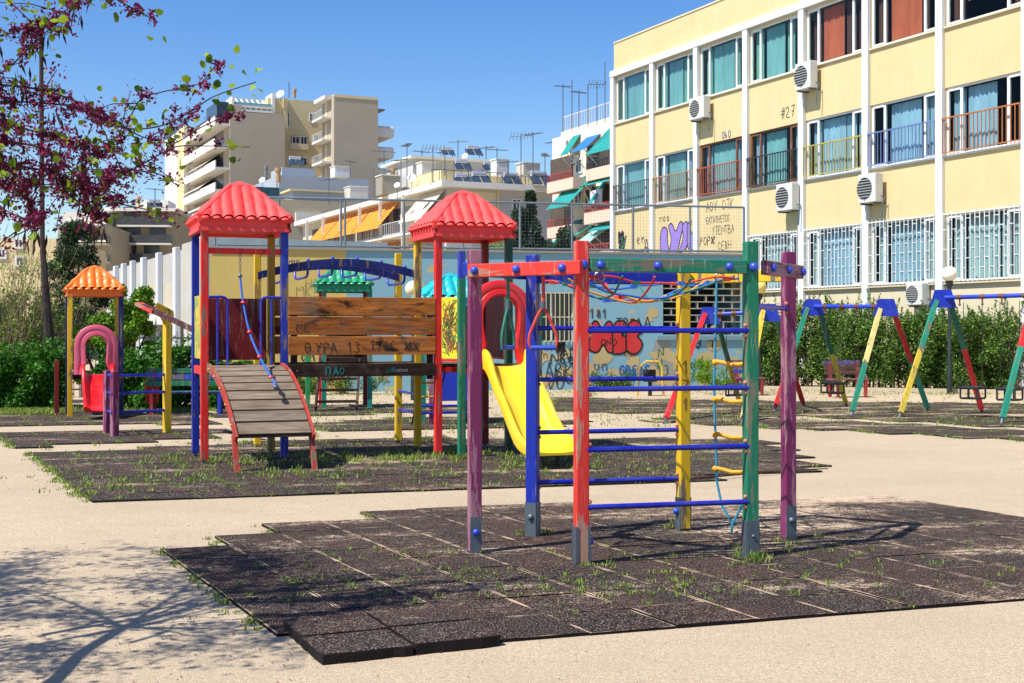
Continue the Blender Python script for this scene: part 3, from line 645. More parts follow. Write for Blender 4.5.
# burnt / inked writing on the boards
INK=plastic('ink_black',(34,24,20),.8); n=FN; z=lambda q:Vector((0,0,q))
mb=MB(); write(mb,'NE',LA(1.10,-.0525,1.61),UD,z(1),n,.105,.010,.28); mb.build('scratched_writing',INK,bds[1])
mb=MB(); write(mb,'Q',LA(1.20,-.0525,1.345),UD,z(1),n,.125,.011); write(mb,'YPA',LA(1.34,-.0525,1.345),UD,z(1),n,.125,.011,.12); write(mb,'13-',LA(1.74,-.0525,1.345),UD,z(1),n,.125,.011,.1); write(mb,'1966',LA(2.03,-.0525,1.375),UD,z(1),n,.12,.011,.06); write(mb,'*8*',LA(2.47,-.0525,1.36),UD,z(1),n,.11,.010,-.12); mb.build('scratched_writing',INK,bds[0])
mb=MB()
def PI_(o,h_):
    for st in [[(0,0),(0,1)],[(.6,0),(.6,1)],[(-.05,1),(.65,1)]]:
        ribbon(mb,[o+UD*(x*h_)+z(y*h_) for x,y in st],.018,n)
PI_(LA(1.47,-.058,1.075),.085); write(mb,'AO',LA(1.565,-.058,1.075),UD,z(1),n,.085,.018,.30); write(mb,'u*',LA(2.24,-.058,1.09),UD,z(1),n,.07,.010); mb.build('painted_letters',plastic('ink_teal',(20,120,110),.7),lb)
mb=MB(); write(mb,'nenee',LA(2.36,-.058,1.10),UD,z(1),n,.05,.006,.02); write(mb,'-',LA(1.1,-.058,1.1),UD,z(1),n,.05,.006); mb.build('painted_letters',plastic('ink_pale',(170,176,170),.7),lb)
# tower panels
PAINTY=paint('panel_multi',(206,186,60),.75,(110,140,70),scale=5,stretch=(1,1,1))
brd(-.018,.018,.06,.90,1.27,2.05,PAINTY,'side_panel'); brd(.06,.90,S-.015,S+.02,1.24,2.03,MAROON,'back_panel')
# yellow painted panel between the red post and the green post
A=LA(2.97,-.06);B=LA(GU-.02,FV+.05); mb=MB(); mb.bar(A+z(1.65),B+z(1.65),.03,.78); ypan=mb.build('side_panel',plastic('panel_yellow',(222,212,40),.5),PS,bevel=.004); tag(ypan,'yellow panel smeared with paint')
d=(B-A).normalized(); nn=Vector((d.y,-d.x,0)); nn=-nn if nn.y>0 else nn
if nn.dot(Vector((-1,0,0)))<0: nn=-nn
rr=random.Random(8); L_=(B-A).length
for cc,ct in(((40,110,70),9),((180,70,50),8),((40,60,160),4),((150,120,60),9)):
    mb=MB()
    for _ in range(ct*3):
        x=rr.uniform(.04,L_-.05); q=rr.uniform(1.35,1.95); pl=[(x,q)]
        for _ in range(4): pl.append((min(max(pl[-1][0]+rr.uniform(-.05,.05),.02),L_-.02),min(max(pl[-1][1]+rr.uniform(-.09,.09),1.3),2.0)))
        for sg in(-1,1): ribbon(mb,[A+d*p+z(s)+nn*sg*(.0165+.0006*_) for p,s in pl],.010,nn)
    mb.build('paint_scribble',plastic('scrib_%d'%cc[0],cc,.7),ypan)
# vertical slats seen beneath the panel
mb=MB(); mb.bar(A+z(1.24),B+z(1.24),.03,.03); mb.build('panel_rail',PINKB,PS)
# front of left tower: crossbar, handrail hoops
brd(.045,S-.045,-.025,.02,2.545,2.615,PINKB,'crossbar')
for s0,s1,mid_ in((.05,.27,.15),(.91,.67,.80)):
    mb=MB(); zt=2.02; pts=[LA(s0,-.03,zt),LA((s0+s1*2)/3,-.03,zt+.005)]+[LA(s1+(s0-s1)*.22*(1-math.sin(t)),-.03,zt-.06+.06*math.cos(t)) for t in (.5,1.0,1.57)]+[LA(s1,-.03,1.8),LA(s1,-.03,DECK-.03)]
    mb.tube(pts,.016,8); mb.tube([LA(mid_,-.03,zt),LA(mid_,-.03,DECK-.03)],.014,8); mb.build('handrail',BLUEM,PS,smooth=True)
# climbing rope hanging over the ramp
c0=LA(.42,-.03,2.56); pb=[c0+z(-.03),c0+z(-.24)]
mb=MB()
for i in range(7):
    q=c0+z(-.035*i-.02); e=Vector((.014,0,0)) if i%2 else Vector((0,.014,0)); mb.tube([q+e*math.cos(t)+z(.022*math.sin(t)) for t in [x*math.pi/3 for x in range(6)]],.004,5,closed=True)
mb.build('chain',STEEL,PS)
rt=[c0+z(-.28),LA(.44,-.10,2.0),LA(.50,-.25,1.6),LA(.60,-.50,1.27),LA(.72,-.80,.99)]
def cr(pts,n=8):
    o=[]
    for k in range(len(pts)-1):
        p0=pts[max(k-1,0)];p1=pts[k];p2=pts[k+1];p3=pts[min(k+2,len(pts)-1)]
        for s in range(n):
            t=s/n; o.append(.5*((2*p1)+(-p0+p2)*t+(2*p0-5*p1+4*p2-p3)*t*t+(-p0+3*p1-3*p2+p3)*t**3))
    o.append(pts[-1]); return o
rp=cr(rt); mb=MB(); mb.tube(rp,.013,7); mb.tube([rp[-1],rp[-1]+z(-.02)],.026,8); rope=mb.build('climbing_rope',RP['b'],PS,smooth=True)
for q in(9,16,23,29): mb=MB(); mb.sphere(rp[q],.036,10,.55); mb.build('bead',PLRED,rope,smooth=True)
mb=MB(); mb.sphere(rp[0],.028,8); mb.sphere(rp[-1]+z(-.03),.035,8); mb.build('rope_end',STEEL,rope)
# curved plank ramp
def rampz(t): return DECK-.02-.74*(t**1.75)*.98-.03*t
def ramppt(u,t): 
    dd=.02+1.02*t**.93; return LA(u+.19*t,-dd,rampz(t))
npk=9
for i in range(npk):
    t0,t1=i/npk+.006,(i+1)/npk-.008; x0=.055; A0=ramppt(x0,t0);A1=ramppt(x0,t1); B0=ramppt(.90,t0);B1=ramppt(.90,t1); nr=(B0-A0).cross(A1-A0).normalized()
    if nr.z<0: nr=-nr
    mb=MB(); mb.prism([A0,B0,B1,A1],nr*.028); mb.build('ramp_plank',GREYW,PS,bevel=.004)
    if i>1 and i<npk:
        mb=MB(); mb.obox((A1+B1)/2+nr*.0-z(.012),UD*.42,(A1-A0).normalized()*.018,nr*.01); mb.build('ramp_batten',DKWOOD,PS)
for x,sd in((.035,-1),(.92,1)):
    mb=MB(); top=[];bot=[]
    for i in range(17):
        t=i/16*1.03; q=ramppt(x,min(t,1)) if t<=1 else ramppt(x,1)+(ramppt(x,1)-ramppt(x,.92))*((t-1)/.08*.8)
        tt=min(t,1); tang=(ramppt(x,min(tt+.02,1.0))-ramppt(x,max(tt-.02,0))).normalized(); nr=UD.cross(tang); nr=nr if nr.z>0 else -nr
        top.append(q+nr*.055); bot.append(q-nr*.045)
    M_=len(top); vs=[p+UD*.016*s for s in(-1,1) for p in top+bot]; fs=[]
    for i in range(M_-1):
        fs+=[(i,i+1,M_+i+1,M_+i),(2*M_+i,3*M_+i,3*M_+i+1,2*M_+i+1),(i,2*M_+i,2*M_+i+1,i+1),(M_+i,M_+i+1,3*M_+i+1,3*M_+i)]
    fs+=[(0,M_,3*M_,2*M_),(M_-1,3*M_-1,4*M_-1,2*M_-1)]
    mb.add(vs,fs); mb.build('ramp_rail',paint('rail_red',(176,58,46),.72),PS)
    mb=MB()
    for t in(.1,.3,.5,.7,.9): q=ramppt(x,t)+z(.0); mb.sphere(q-UD*.02*(1 if sd<0 else -1),.014,8)
    mb.build('rail_bolt',metal('brass',(200,160,80),.5,.4),PS)
    A=ramppt(x,.97)-z(.03); B=LA(x+.20,-1.10,0)
    mb=MB(); mb.bar(A+VD*.06,Vector((B.x,B.y,0)),.055,.055); mb.build('ramp_leg',paint('rail_red',(176,58,46),.72),PS)
# monkey-bar arch behind the bridge
def archz(t): return 2.37+.15*math.sin(math.pi*t)**.9
for vv in(S+.02,S+.98):
    mb=MB(); K=20; top=[LA(S-.02+1.99*i/K,vv,archz(i/K)+.05) for i in range(K+1)]; bot=[LA(S-.02+1.99*i/K,vv,archz(i/K)-.05) for i in range(K+1)]
    vs=[p+VD*.028*s for s in(-1,1) for p in top+bot]; M_=K+1; fs=[]
    for i in range(M_-1): fs+=[(i,i+1,M_+i+1,M_+i),(2*M_+i,3*M_+i,3*M_+i+1,2*M_+i+1),(i,2*M_+i,2*M_+i+1,i+1),(M_+i,M_+i+1,3*M_+i+1,3*M_+i)]
    fs+=[(0,M_,3*M_,2*M_),(M_-1,3*M_-1,4*M_-1,2*M_-1)]
    mb.add(vs,fs); ar=mb.build('arch_rail',paint('arch_navy',(16,34,112),.3),PS)
    if vv<S+.5:
        mb=MB(); write(mb,'CEMOUP',LA(S+.16,vv-.03,2.49),UD,z(1),n,.05,.008,.1); mb.build('painted_letters',plastic('ink_blue2',(40,80,200),.6),ar)
for i in range(6):
    t=.09+i*.165; x=S-.02+1.99*t; zz=archz(t); mb=MB()
    mb.tube([LA(x,S+.02,zz),LA(x,S+.06,zz-.12),LA(x,S+.12,zz-.155),LA(x,S+.5,zz-.16),LA(x,S+.88,zz-.155),LA(x,S+.94,zz-.12),LA(x,S+.98,zz)],.016,8); mb.build('hand_loop',BLUEM,PS,smooth=True)
    mb=MB(); mb.sphere(LA(x,S+.02,zz+.06),.025,8); mb.build('bolt_cap',CAP,PS,smooth=True)
# yellow cross bar rungs between yellow posts, rope ladder beyond the red tower
for zz in(.50,.76,1.02): mb=MB(); mb.tube([LA(2.93,S+.03,zz),LA(2.93,S+.97,zz)],.018,8); mb.build('rung',BLUEM,PS,smooth=True)
mb=MB(); q0=LA(3.02,S+.06,1.1);q1=LA(3.35,S+.06,1.1); w0=LA(2.99,S+.5,.32); w1=LA(3.3,S+.5,.32)
mb.tube([q0,w0],.011,6); mb.tube([q1,w1],.011,6); rl2=mb.build('rope_ladder',BLACK,PS,smooth=True)
for t in(.25,.5,.75): mb=MB(); mb.tube([q0.lerp(w0,t),q1.lerp(w1,t)],.014,6); mb.build('ladder_rung',RP['y'],rl2,smooth=True)
# slide tower
archpanel(PS,LA(3.64,FV-.0,DECK),UD,FN,.86,1.07,PLRED,inner=.235,neck=.19,foot=.25,name='slide_arch')
brd(3.875,3.905,.05,.91,DECK+.05,2.2,MAROON,'side_panel'); brd(3.97,4.03,-.30,-.02,DECK+.05,2.1,PURP,'side_board'); brd(4.05,4.09,-.30,-.02,DECK+.05,2.1,GREYW,'side_board')
slide(PS,LA(3.70,FV,0),UD,FN,[(-.04,1.165,.20,1.0),(.10,1.16,.21,1.0),(.25,1.09,.15,1.0),(.50,.88,.11,1.0),(.72,.72,.11,1.0),(.98,.50,.12,1.0),(1.25,.31,.13,1.02),(1.5,.235,.115,1.05),(1.78,.215,.08,1.08)],.62,PLY)
mb=MB(); mb.tube([LA(3.55,FV-1.45,0),LA(3.55,FV-1.45,.22)],.03,8); mb.tube([LA(3.85,FV-1.45,0),LA(3.85,FV-1.45,.22)],.03,8); mb.build('slide_support',BLACK,PS)
# ================================================================ orange roofed playhouse
def simplepost(parent,c,w,z1,mat,ang,z0=0.0): return pst(parent,c,ang,w,z1,mat,z0=z0,bev=.005)
c0=G(70,417); LO=Loc((c0.x,c0.y),math.radians(21)); T=thing('playhouse','small playhouse with orange tiled roof, pink arch and red slide','playhouse',(LO(.4,.4)),LO.ang)
for u_,v_,m in((0,0,YELP),(.92,0,NAVY),(-.0,.92,NAVY),(.92,.92,YELP)): simplepost(T,LO(u_,v_),.09,2.30,m,LO.ang)
tileroof(T,LO(.46,.46),LO.ang,.50,2.28,.14,.40,PLO,ntile=7)
z=lambda q:Vector((0,0,q))
pk=plastic('arch_pink',(208,88,116),.4)
archpanel(T,LO(.47,-.02,.80),LO.u,-LO.v,.80,.94,pk,inner=.19,neck=.17,foot=.26)
mb=MB(); mb.obox(LO(.43,.43,.74),LO.u*.45,LO.v*.45,(0,0,.03)); mb.build('deck',DKWOOD,T)
mb=MB(); mb.obox(LO(-.0,.43,1.05),LO.u*.015,LO.v*.38,(0,0,.28)); mb.build('side_panel',PINKB,T)
slide(T,LO(.49,-.02,0),LO.u,-LO.v,[(-.03,.80,.20,1.0),(.12,.78,.2,1.0),(.35,.62,.13,1.0),(.65,.40,.12,1.0),(.95,.24,.11,1.0),(1.25,.18,.07,1.02)],.58,PLRED)
simplepost(T,LO(-.22,.5),.08,1.05,MAROON,LO.ang)
# rung frame beside it
c1=G(114.5,437); c2=G(167,433.5); ang=math.atan2(c2.y-c1.y,c2.x-c1.x); 
T=thing('rung_frame','low rung frame whose yellow post props a slanting red beam','climbing frame',((c1+c2)/2),ang); d=(c2-c1).normalized()
simplepost(T,c1,.10,1.0,PURP,ang); c3=G(107,434); simplepost(T,c3,.09,1.0,PURP,ang); simplepost(T,c2,.10,1.92,YELP,ang)
mb=MB(); mb.prism([c2+d*x+Vector((0,-.045,zz)) for x,zz in((-.05,1.72),(-.20,2.0),(-.16,2.06),(.10,1.94),(.12,1.86),(.05,1.72))],(0,.09,0)); mb.build('post_head',YELP,T)
for zz in(.37,.66,.93): mb=MB(); mb.tube([c1+d*(-.06)+z(zz),c2+d*.06+z(zz)],.022,8); rg=mb.build('rung',BLUEM,T,smooth=True)
for zz in(.37,.66,.93): mb=MB(); mb.tube([c3+z(zz),c1+z(zz)],.02,8); mb.build('rung',BLUEM,T,smooth=True)
A=P(143,306,20.0); B=P(196,331,18.6); mb=MB(); mb.bar(A,B,.09,.06); mb.build('slanting_beam',paint('beam_dark',(70,28,26),.5),T,bevel=.005)
mb=MB(); mb.bar(A-(B-A)*.09,A+(B-A)*.25,.125,.05); mb.build('beam_end',paint('beam_red',(170,50,60),.4),T)
# ================================================================ green and teal roofed playhouses
c0=G(324,409); LG=Loc((c0.x,c0.y),math.radians(12)); T=thing('playhouse','playhouse with green tiled roof and dark steps, seen behind the plank bridge','playhouse',(LG(.45,.45)),LG.ang)
GRR=plastic('roof_green',(10,140,96),.4); TLR=plastic('roof_teal',(20,176,182),.4)
LGREEN=paint('paint_lgreen',(40,160,90),.3)
for u_,v_,m in((0,0,TEAL),(.95,0,TEAL),(-.0,.95,PINKB),(.95,.95,MAROON),(-.33,.1,LGREEN)): simplepost(T,LG(u_,v_),.095,2.46 if u_>=0 else 1.5,m,LG.ang)
tileroof(T,LG(.42,.475),LG.ang,.56,2.44,.17,.38,GRR,ntile=7)
mb=MB(); mb.obox(LG(.475,.475,1.02),LG.u*.5,LG.v*.5,(0,0,.04)); mb.build('deck',DKWOOD,T)
mb=MB(); mb.obox(LG(.475,.93,1.4),LG.u*.45,LG.v*.02,(0,0,.34)); mb.build('back_panel',DKWOOD,T)
for i in range(4): mb=MB(); mb.obox(LG(.35-.05*i,-.12-.25*i+.0,.86-.22*i),LG.u*.38,LG.v*.09,(0,0,.025)); mb.build('step',DKWOOD,T)
mb=MB(); 
for x in(-.08,.74): mb.bar(LG(x,0,1.0),LG(x-.15,-.95,.05),.04,.16)
mb.build('stair_stringer',DKWOOD,T)
c0=G(432,425.7); LT=Loc((c0.x,c0.y),math.radians(15)); T=thing('playhouse','playhouse with teal tiled roof and blue panel, half hidden behind the red roofed right tower','playhouse',(LT(.45,.45)),LT.ang)
for u_,v_,m in((0,0,PURP),(.8,0,PURP),(-.0,.8,TEAL),(.8,.8,TEAL)): simplepost(T,LT(u_,v_),.09,2.05,m,LT.ang)
tileroof(T,LT(.40,.4),LT.ang,.56,2.05,.15,.36,TLR,ntile=7)
bp=plastic('panel_blue',(16,50,180),.45)
mb=MB(); mb.obox(LT(.42,-.02,.72),LT.u*.40,LT.v*.02,(0,0,.30)); mb.build('front_panel',bp,T)
mb=MB(); mb.obox(LT(.40,.4,1.02),LT.u*.42,LT.v*.42,(0,0,.03)); mb.build('deck',DKWOOD,T)
for zz in(.22,.34): mb=MB(); mb.tube([LT(-.2,-.05,zz),LT(.9,-.05,zz)],.02,8); mb.build('rung',BLUEM,T)
# ================================================================ swings
TW=paint('swing_teal',(40,140,112),.42); YW=paint('swing_yellow',(214,188,60),.42); RW=paint('swing_red',(214,40,44),.36); CW=paint('swing_cream',(226,206,130),.4)
def swing(name,label,frames,beamcol,seats,grp='swing sets in front of the hedge'):
    """frames: apex px, ground px left leg, ground px right leg, leg colours"""
    c=G(*frames[0][1])*.5+G(*frames[-1][2])*.5; T=thing('swing_set',label,'swings',(c.x,c.y,0),0,grp); aps=[]
    for (ax,ay),lg,rg,cl,cr_,sp in frames:
        L=G(*lg);R_=G(*rg); mid=(L+R_)/2; D=mid.y; ap=Vector(((ax-512)*D/F,D,CH+(HY-ay)*D/F)); aps.append(ap)
        for q,cols,side in((L,cl,-1),(R_,cr_,1)):
            A=ap+Vector((.10*side,0,-.04)); m=A.lerp(q,sp); foot=A.lerp(q,.955)
            ln=(q-A).normalized(); sd=Vector((1,0,0))
            mb=MB(); mb.bar(A-ln*.05,m,.085,.085,side=(0,1,0)); mb.mi=1; mb.bar(m,foot,.0851,.0851,side=(0,1,0)); mb.build('leg',list(cols),T)
            mb=MB(); mb.tube([foot-ln*.05,q],.028,8); mb.build('leg_foot',STEEL,T)
        dirn=Vector((0,1,0)); mb=MB(); 
        for yy in(-.062,.054): mb.prism([ap+Vector((x,yy,zz)) for x,zz in((-.14,.08),(.14,.08),(.24,-.26),(-.24,-.26))],(0,.008,0))
        mb.build('apex_plate',bp,T)
    return T,aps
def beam_and_seats(T,A,B,seats):
    A=A+Vector((0,0,-.07));B=B+Vector((0,0,-.07)); d=(B-A); mb=MB(); mb.tube([A,B],.042,10); mb.build('top_beam',plastic('beam_blue',(24,60,200),.4),T,smooth=True)
    for t in(.18,.42,.62,.85):
        q=A.lerp(B,t); mb=MB(); mb.tube([q-d.normalized()*.05,q+d.normalized()*.05],.046,10); mb.tube([q,q-Vector((0,0,.13))],.014,6); mb.sphere(q-Vector((0,0,.14)),.025,8); mb.build('hanger',paint('rust',(110,66,44),.3),T)
    for t in seats:
        dn=d.normalized(); sv=Vector((-dn.y,dn.x,0)); zs=.36
        q=A.lerp(B,t); s=Vector((q.x,q.y,zs)); 
        mb=MB(); w=.17; dp=.15
        mb.obox(s,dn*w,sv*dp,(0,0,.018)); 
        ringp=[s+dn*w*a+sv*dp*b+Vector((0,0,.2)) for a,b in((-1,-1),(0,-1.1),(1,-1),(1.1,0),(1,1),(0,1.1),(-1,1),(-1.1,0))]
        mb.tube(ringp,.03,8,closed=True)
        for a,b in((-1,-1),(1,-1),(1,1),(-1,1),(0,-1.05),(0,1.05)): mb.tube([s+dn*w*a+sv*dp*b,s+dn*w*a+sv*dp*b+Vector((0,0,.2))],.018,6)
        st=mb.build('bucket_seat',BLACK,T,smooth=True)
        mb=MB(); 
        for sg in(-1,1): mb.tube([s+dn*w*sg*1.05+Vector((0,0,.2)),q+dn*w*sg*1.1-Vector((0,0,.1))],.007,5)
        mb.build('chain',plastic('chain_dark',(50,44,40),.5),st)
TG=paint('swing_green',(24,110,80),.4)
T,a=swing('s','leftmost swing set, partly behind the green post of the near frame',[((710,311),(664,424),(740,404),(RW,RW),(TG,YW),.5),((768,308),(742,424),(804,406),(YW,CW),(TW,RW),.5)],None,None)
beam_and_seats(T,a[0],a[1],(.45,))
T,a=swing('s','middle swing set, its black bucket seat hanging in front of the bench',[((813,303),(774,411),(847,407),(TW,RW),(TG,YW),.47),((886,303),(851,416),(929,412),(CW,TW),(RW,TW),.52)],None,None)
beam_and_seats(T,a[0],a[1],(.28,))
T,a=swing('s','rightmost swing set with teal, yellow and red legs reaching the right edge',[((943,294),(899,418),(983,414),(TW,YW),(TG,RW),.44),((1040,291),(1001,424),(1083,418),(RW,TW),(TW,RW),.42)],None,None)
beam_and_seats(T,a[0],a[1],(.32,.7))
# spring toy seat seen through the climbing frame
c=G(650,396); T=thing('swing_set','small baby swing hanging by the graffiti wall, seen between the red and yellow posts','swings',(c.x,c.y,0))
D=c.y; q=Vector((c.x,c.y,0)); mb=MB(); mb.tube([q+Vector((-.32,0,0)),q+Vector((-.26,0,.72)),q+Vector((-.1,0,.86)),q+Vector((.22,0,.86)),q+Vector((.30,0,.7)),q+Vector((.34,0,0))],.03,8); mb.build('frame',YELP,T,smooth=True)
mb=MB(); mb.obox(q+Vector((0,0,.38)),(.16,0,0),(0,.14,0),(0,0,.02)); mb.obox(q+Vector((0,.13,.52)),(.16,0,0),(0,.02,0),(0,0,.14)); mb.tube([q+Vector((0,0,.36)),q+Vector((0,0,.0))],.05,8); mb.build('seat',BLACK,T)
# ================================================================ lamps
def lamp(x,y,base,D,label,gl=(236,232,214)):
    g=P(x,y,D); T=thing('globe_lamp',label,'street lamp',(g.x,g.y,0),0,'globe lamps of the playground')
    mb=MB(); r_=.20; mb.sphere(g,r_,20); m,nt_,b=newmat('globe'); b.inputs['Base Color'].default_value=lin(gl); b.inputs['Roughness'].default_value=.25; mb.build('globe',m,T,smooth=True)
    pm=plastic('pole_green',(20,38,34),.5)
    mb=MB(); mb.tube([(g.x,g.y,0),(g.x,g.y,.9),(g.x,g.y,.95),(g.x,g.y,g.z-.36),(g.x,g.y,g.z-.30)],[.07,.065,.05,.045,.045],10); mb.build('pole',pm,T,smooth=True)
    mb=MB(); mb.tube([(g.x,g.y,g.z-.36),(g.x,g.y,g.z-.28),(g.x,g.y,g.z-.19),(g.x,g.y,g.z-.15)],[.05,.10,.09,.11],12); mb.build('collar',pm,T,smooth=True)
lamp(949.5,274,392,33.6,'white globe lamp on a dark pole by the right hand hedge')
lamp(759,287,390,34.6,'cream globe lamp between the green and purple posts of the near frame',(236,206,120))
lamp(413.5,289,390,30.5,'cream globe lamp behind the yellow post of the right tower',(230,220,180))
# ================================================================ benches
def bench(x0,x1,yb,ang,label,cols,seatz=.44,back=True):
    g0=G(x0,yb);g1=G(x1,yb); L=abs((x1-x0)*g0.y/F); l=Loc((g0.x,g0.y),math.radians(ang)); T=thing('park_bench',label,'bench',l(L/2,.2),l.ang)
    for i in range(4):
        mb=MB(); mb.obox(l(L/2,.05+i*.105,seatz),l.u*L/2,l.v*.045,(0,0,.018)); mb.build('seat_slat',cols[i%len(cols)],T,bevel=.005)
    for i in range(3):
        mb=MB(); mb.obox(l(L/2,.46+.03*i,seatz+.16+i*.12),l.u*L/2,l.v*.014,(0,0,.05)); mb.build('back_slat',cols[(i+1)%len(cols)],T,bevel=.005)
    for x in(.12,L-.12):
        mb=MB(); mb.prism([l(x,-.0,0),l(x,.06,0),l(x,.10,seatz-.06),l(x,.36,seatz-.06),l(x,.44,0),l(x,.52,0),l(x,.56,seatz+.42),l(x,.50,seatz+.42),l(x,.42,seatz-.02),l(x,.0,seatz-.02)],l.u*.06); mb.build('leg',paint('bench_red',(150,40,40),.4) if x<1 else bp,T)
bw=wood('bench_wood',(130,96,84),(70,50,42),'x',knots=False); bb=paint('bench_blue',(50,76,180),.7); brd_=paint('bench_maroon',(120,60,60),.7)
bench(833,873,398,12,'worn bench with red and bare wood slats under the hedge, behind the middle swing',[brd_,bw,bw,paint('bench_violet',(90,80,140),.6)])
bench(738,768,396,12,'small blue and red bench under the hedge beside the near green post',[brd_,bb,bb])
bench(143,222,416,8,'long bench with green and blue planks behind the red roofed tower',[NAVY,GREEN,bb,paint('bench_green',(36,110,80),.5)])
g=G(152,414); T=thing('litter_bin','small red litter bin beside the green and blue bench','litter bin',(g.x,g.y,0)); mb=MB(); mb.tube([g+Vector((0,0,.22)),g+Vector((0,0,.62))],[.12,.15],14); mb.build('bin_body',PLRED,T,smooth=True); mb=MB(); mb.tube([g,g+Vector((0,0,.24))],.03,8); mb.build('post',BLACK,T)
# ================================================================ school building on the right
SA=math.atan2(-.9058,.4237); SB=(4.234,53.97); SP=Plane(SB,SA); BAY=3.135; NB=12
SCH=thing('school_building','long three storey cream yellow school with white pilasters and coloured balcony rails','building',(SB[0],SB[1],0),SA)
YEL=plaster('school_yellow',(208,190,144),.34,(190,158,104)); PALE=plaster('school_pale',(206,196,166),.30,(176,160,124)); WH=plaster('school_white',(212,214,214),.22,(178,178,170))
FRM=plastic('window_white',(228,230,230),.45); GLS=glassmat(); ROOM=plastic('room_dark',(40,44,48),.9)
def bx(a0,a1,z0,z1,n0,n1,mat,name,par=SCH,bev=0,pl=SP):
    mb=MB(); pl.box(mb,a0,a1,z0,z1,n0,n1); return mb.build(name,mat,par,bevel=bev)
TOT=BAY*NB
# wall: one mesh with openings left between bands
mb=MB(); DP=-.20
rows=((3.02,4.92),(6.58,8.50),(10.22,12.10))
for z0,z1 in((0.0,3.02),(4.92,6.58),(8.50,10.22),(12.10,13.56)):
    mb.mi=0 if z0>0 else 1
    SP.box(mb,0,TOT,z0,z1,DP,0)
mb.mi=0
mb.mi=0
SP.box(mb,.14,BAY-.0,3.02,4.3,DP+.001,-.002)
SP.box(mb,BAY,3*BAY,3.02,4.92,DP+.001,-.0)
for i in range(NB+1):
    mb.mi=0; SP.box(mb,max(i*BAY-.14,0),min(i*BAY+.14,TOT),3.02,12.1,DP,-.003)
# back, ends, roof and floors
SP.box(mb,0,TOT,0,13.6,-12,-11.8); SP.box(mb,-.003,.2,0,13.6,-11.8,DP); SP.box(mb,TOT-.2,TOT,0,13.6,-11.8,DP); SP.box(mb,.2,TOT-.2,12.9,13.1,-11.8,DP)
for zz in(2.9,6.45,10.05): SP.box(mb,.2,TOT-.2,zz,zz+.1,-11.8,DP)
mb.build('wall',[YEL,PALE],SCH)
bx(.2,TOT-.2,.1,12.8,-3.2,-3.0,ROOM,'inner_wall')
mb=MB()
for i in range(NB+1): mb=MB(); SP.box(mb,i*BAY-.14,i*BAY+.14,0.01,12.16,0,.12); mb.build('pilaster',WH,SCH,bevel=.012)
mb=MB(); SP.box(mb,-.14,TOT+.14,12.16,12.42,0,.14); mb.build('cornice_band',WH,SCH,bevel=.012)
mb=MB(); SP.box(mb,0,TOT,13.56,13.62,DP,.03); mb.build('coping',PALE,SCH)
for i in range(3,NB): bx(i*BAY+.145,(i+1)*BAY-.145,2.94,3.02,0,.10,PALE,'sill',bev=.01)
def curtain(a0,a1,z0,z1,n,mat,par,fold=.02,per=.16):
    mb=MB(); k=max(4,int((a1-a0)/.03)); K=[(a0+(a1-a0)*t/k) for t in range(k+1)]
    def f(u_,v_): a_=a0+(a1-a0)*u_; return SP.pt(a_,z0+(z1-z0)*v_,n+fold*math.sin(a_*2*math.pi/per)+fold*.5*math.sin(a_*17))
    mb.grid(f,k,1); return mb.build('curtain',mat,par)
def fab(key,rgb): 
    if key in MATS: return MATS[key]
    m,nt_,b=newmat(key); co_=objco(nt_); v=noise(nt_,co_,3,4,.6,(1,1,.3)); nt_.links.new(mixc(nt_,ramp(nt_,v,.3,.75),lin(rgb),mul(lin(rgb),.7)),b.inputs['Base Color']); b.inputs['Roughness'].default_value=.9; MATS[key]=m; return m
CT=[fab('cur_teal',(160,196,188)),fab('cur_green',(150,190,160)),fab('cur_orange',(240,110,70)),fab('cur_lace',(190,206,220)),fab('cur_brown',(120,66,50)),fab('cur_bluegrey',(176,192,204)),fab('cur_grey',(206,208,202))]
rnd=random.Random(5)
railc={0:(80,86,96),1:(178,132,92),2:(168,80,60),3:(50,52,54),4:(190,166,60),5:(104,124,176),6:(184,112,60),7:(60,120,80),8:(190,60,40),9:(70,104,190),10:(206,176,40),11:(44,44,46)}
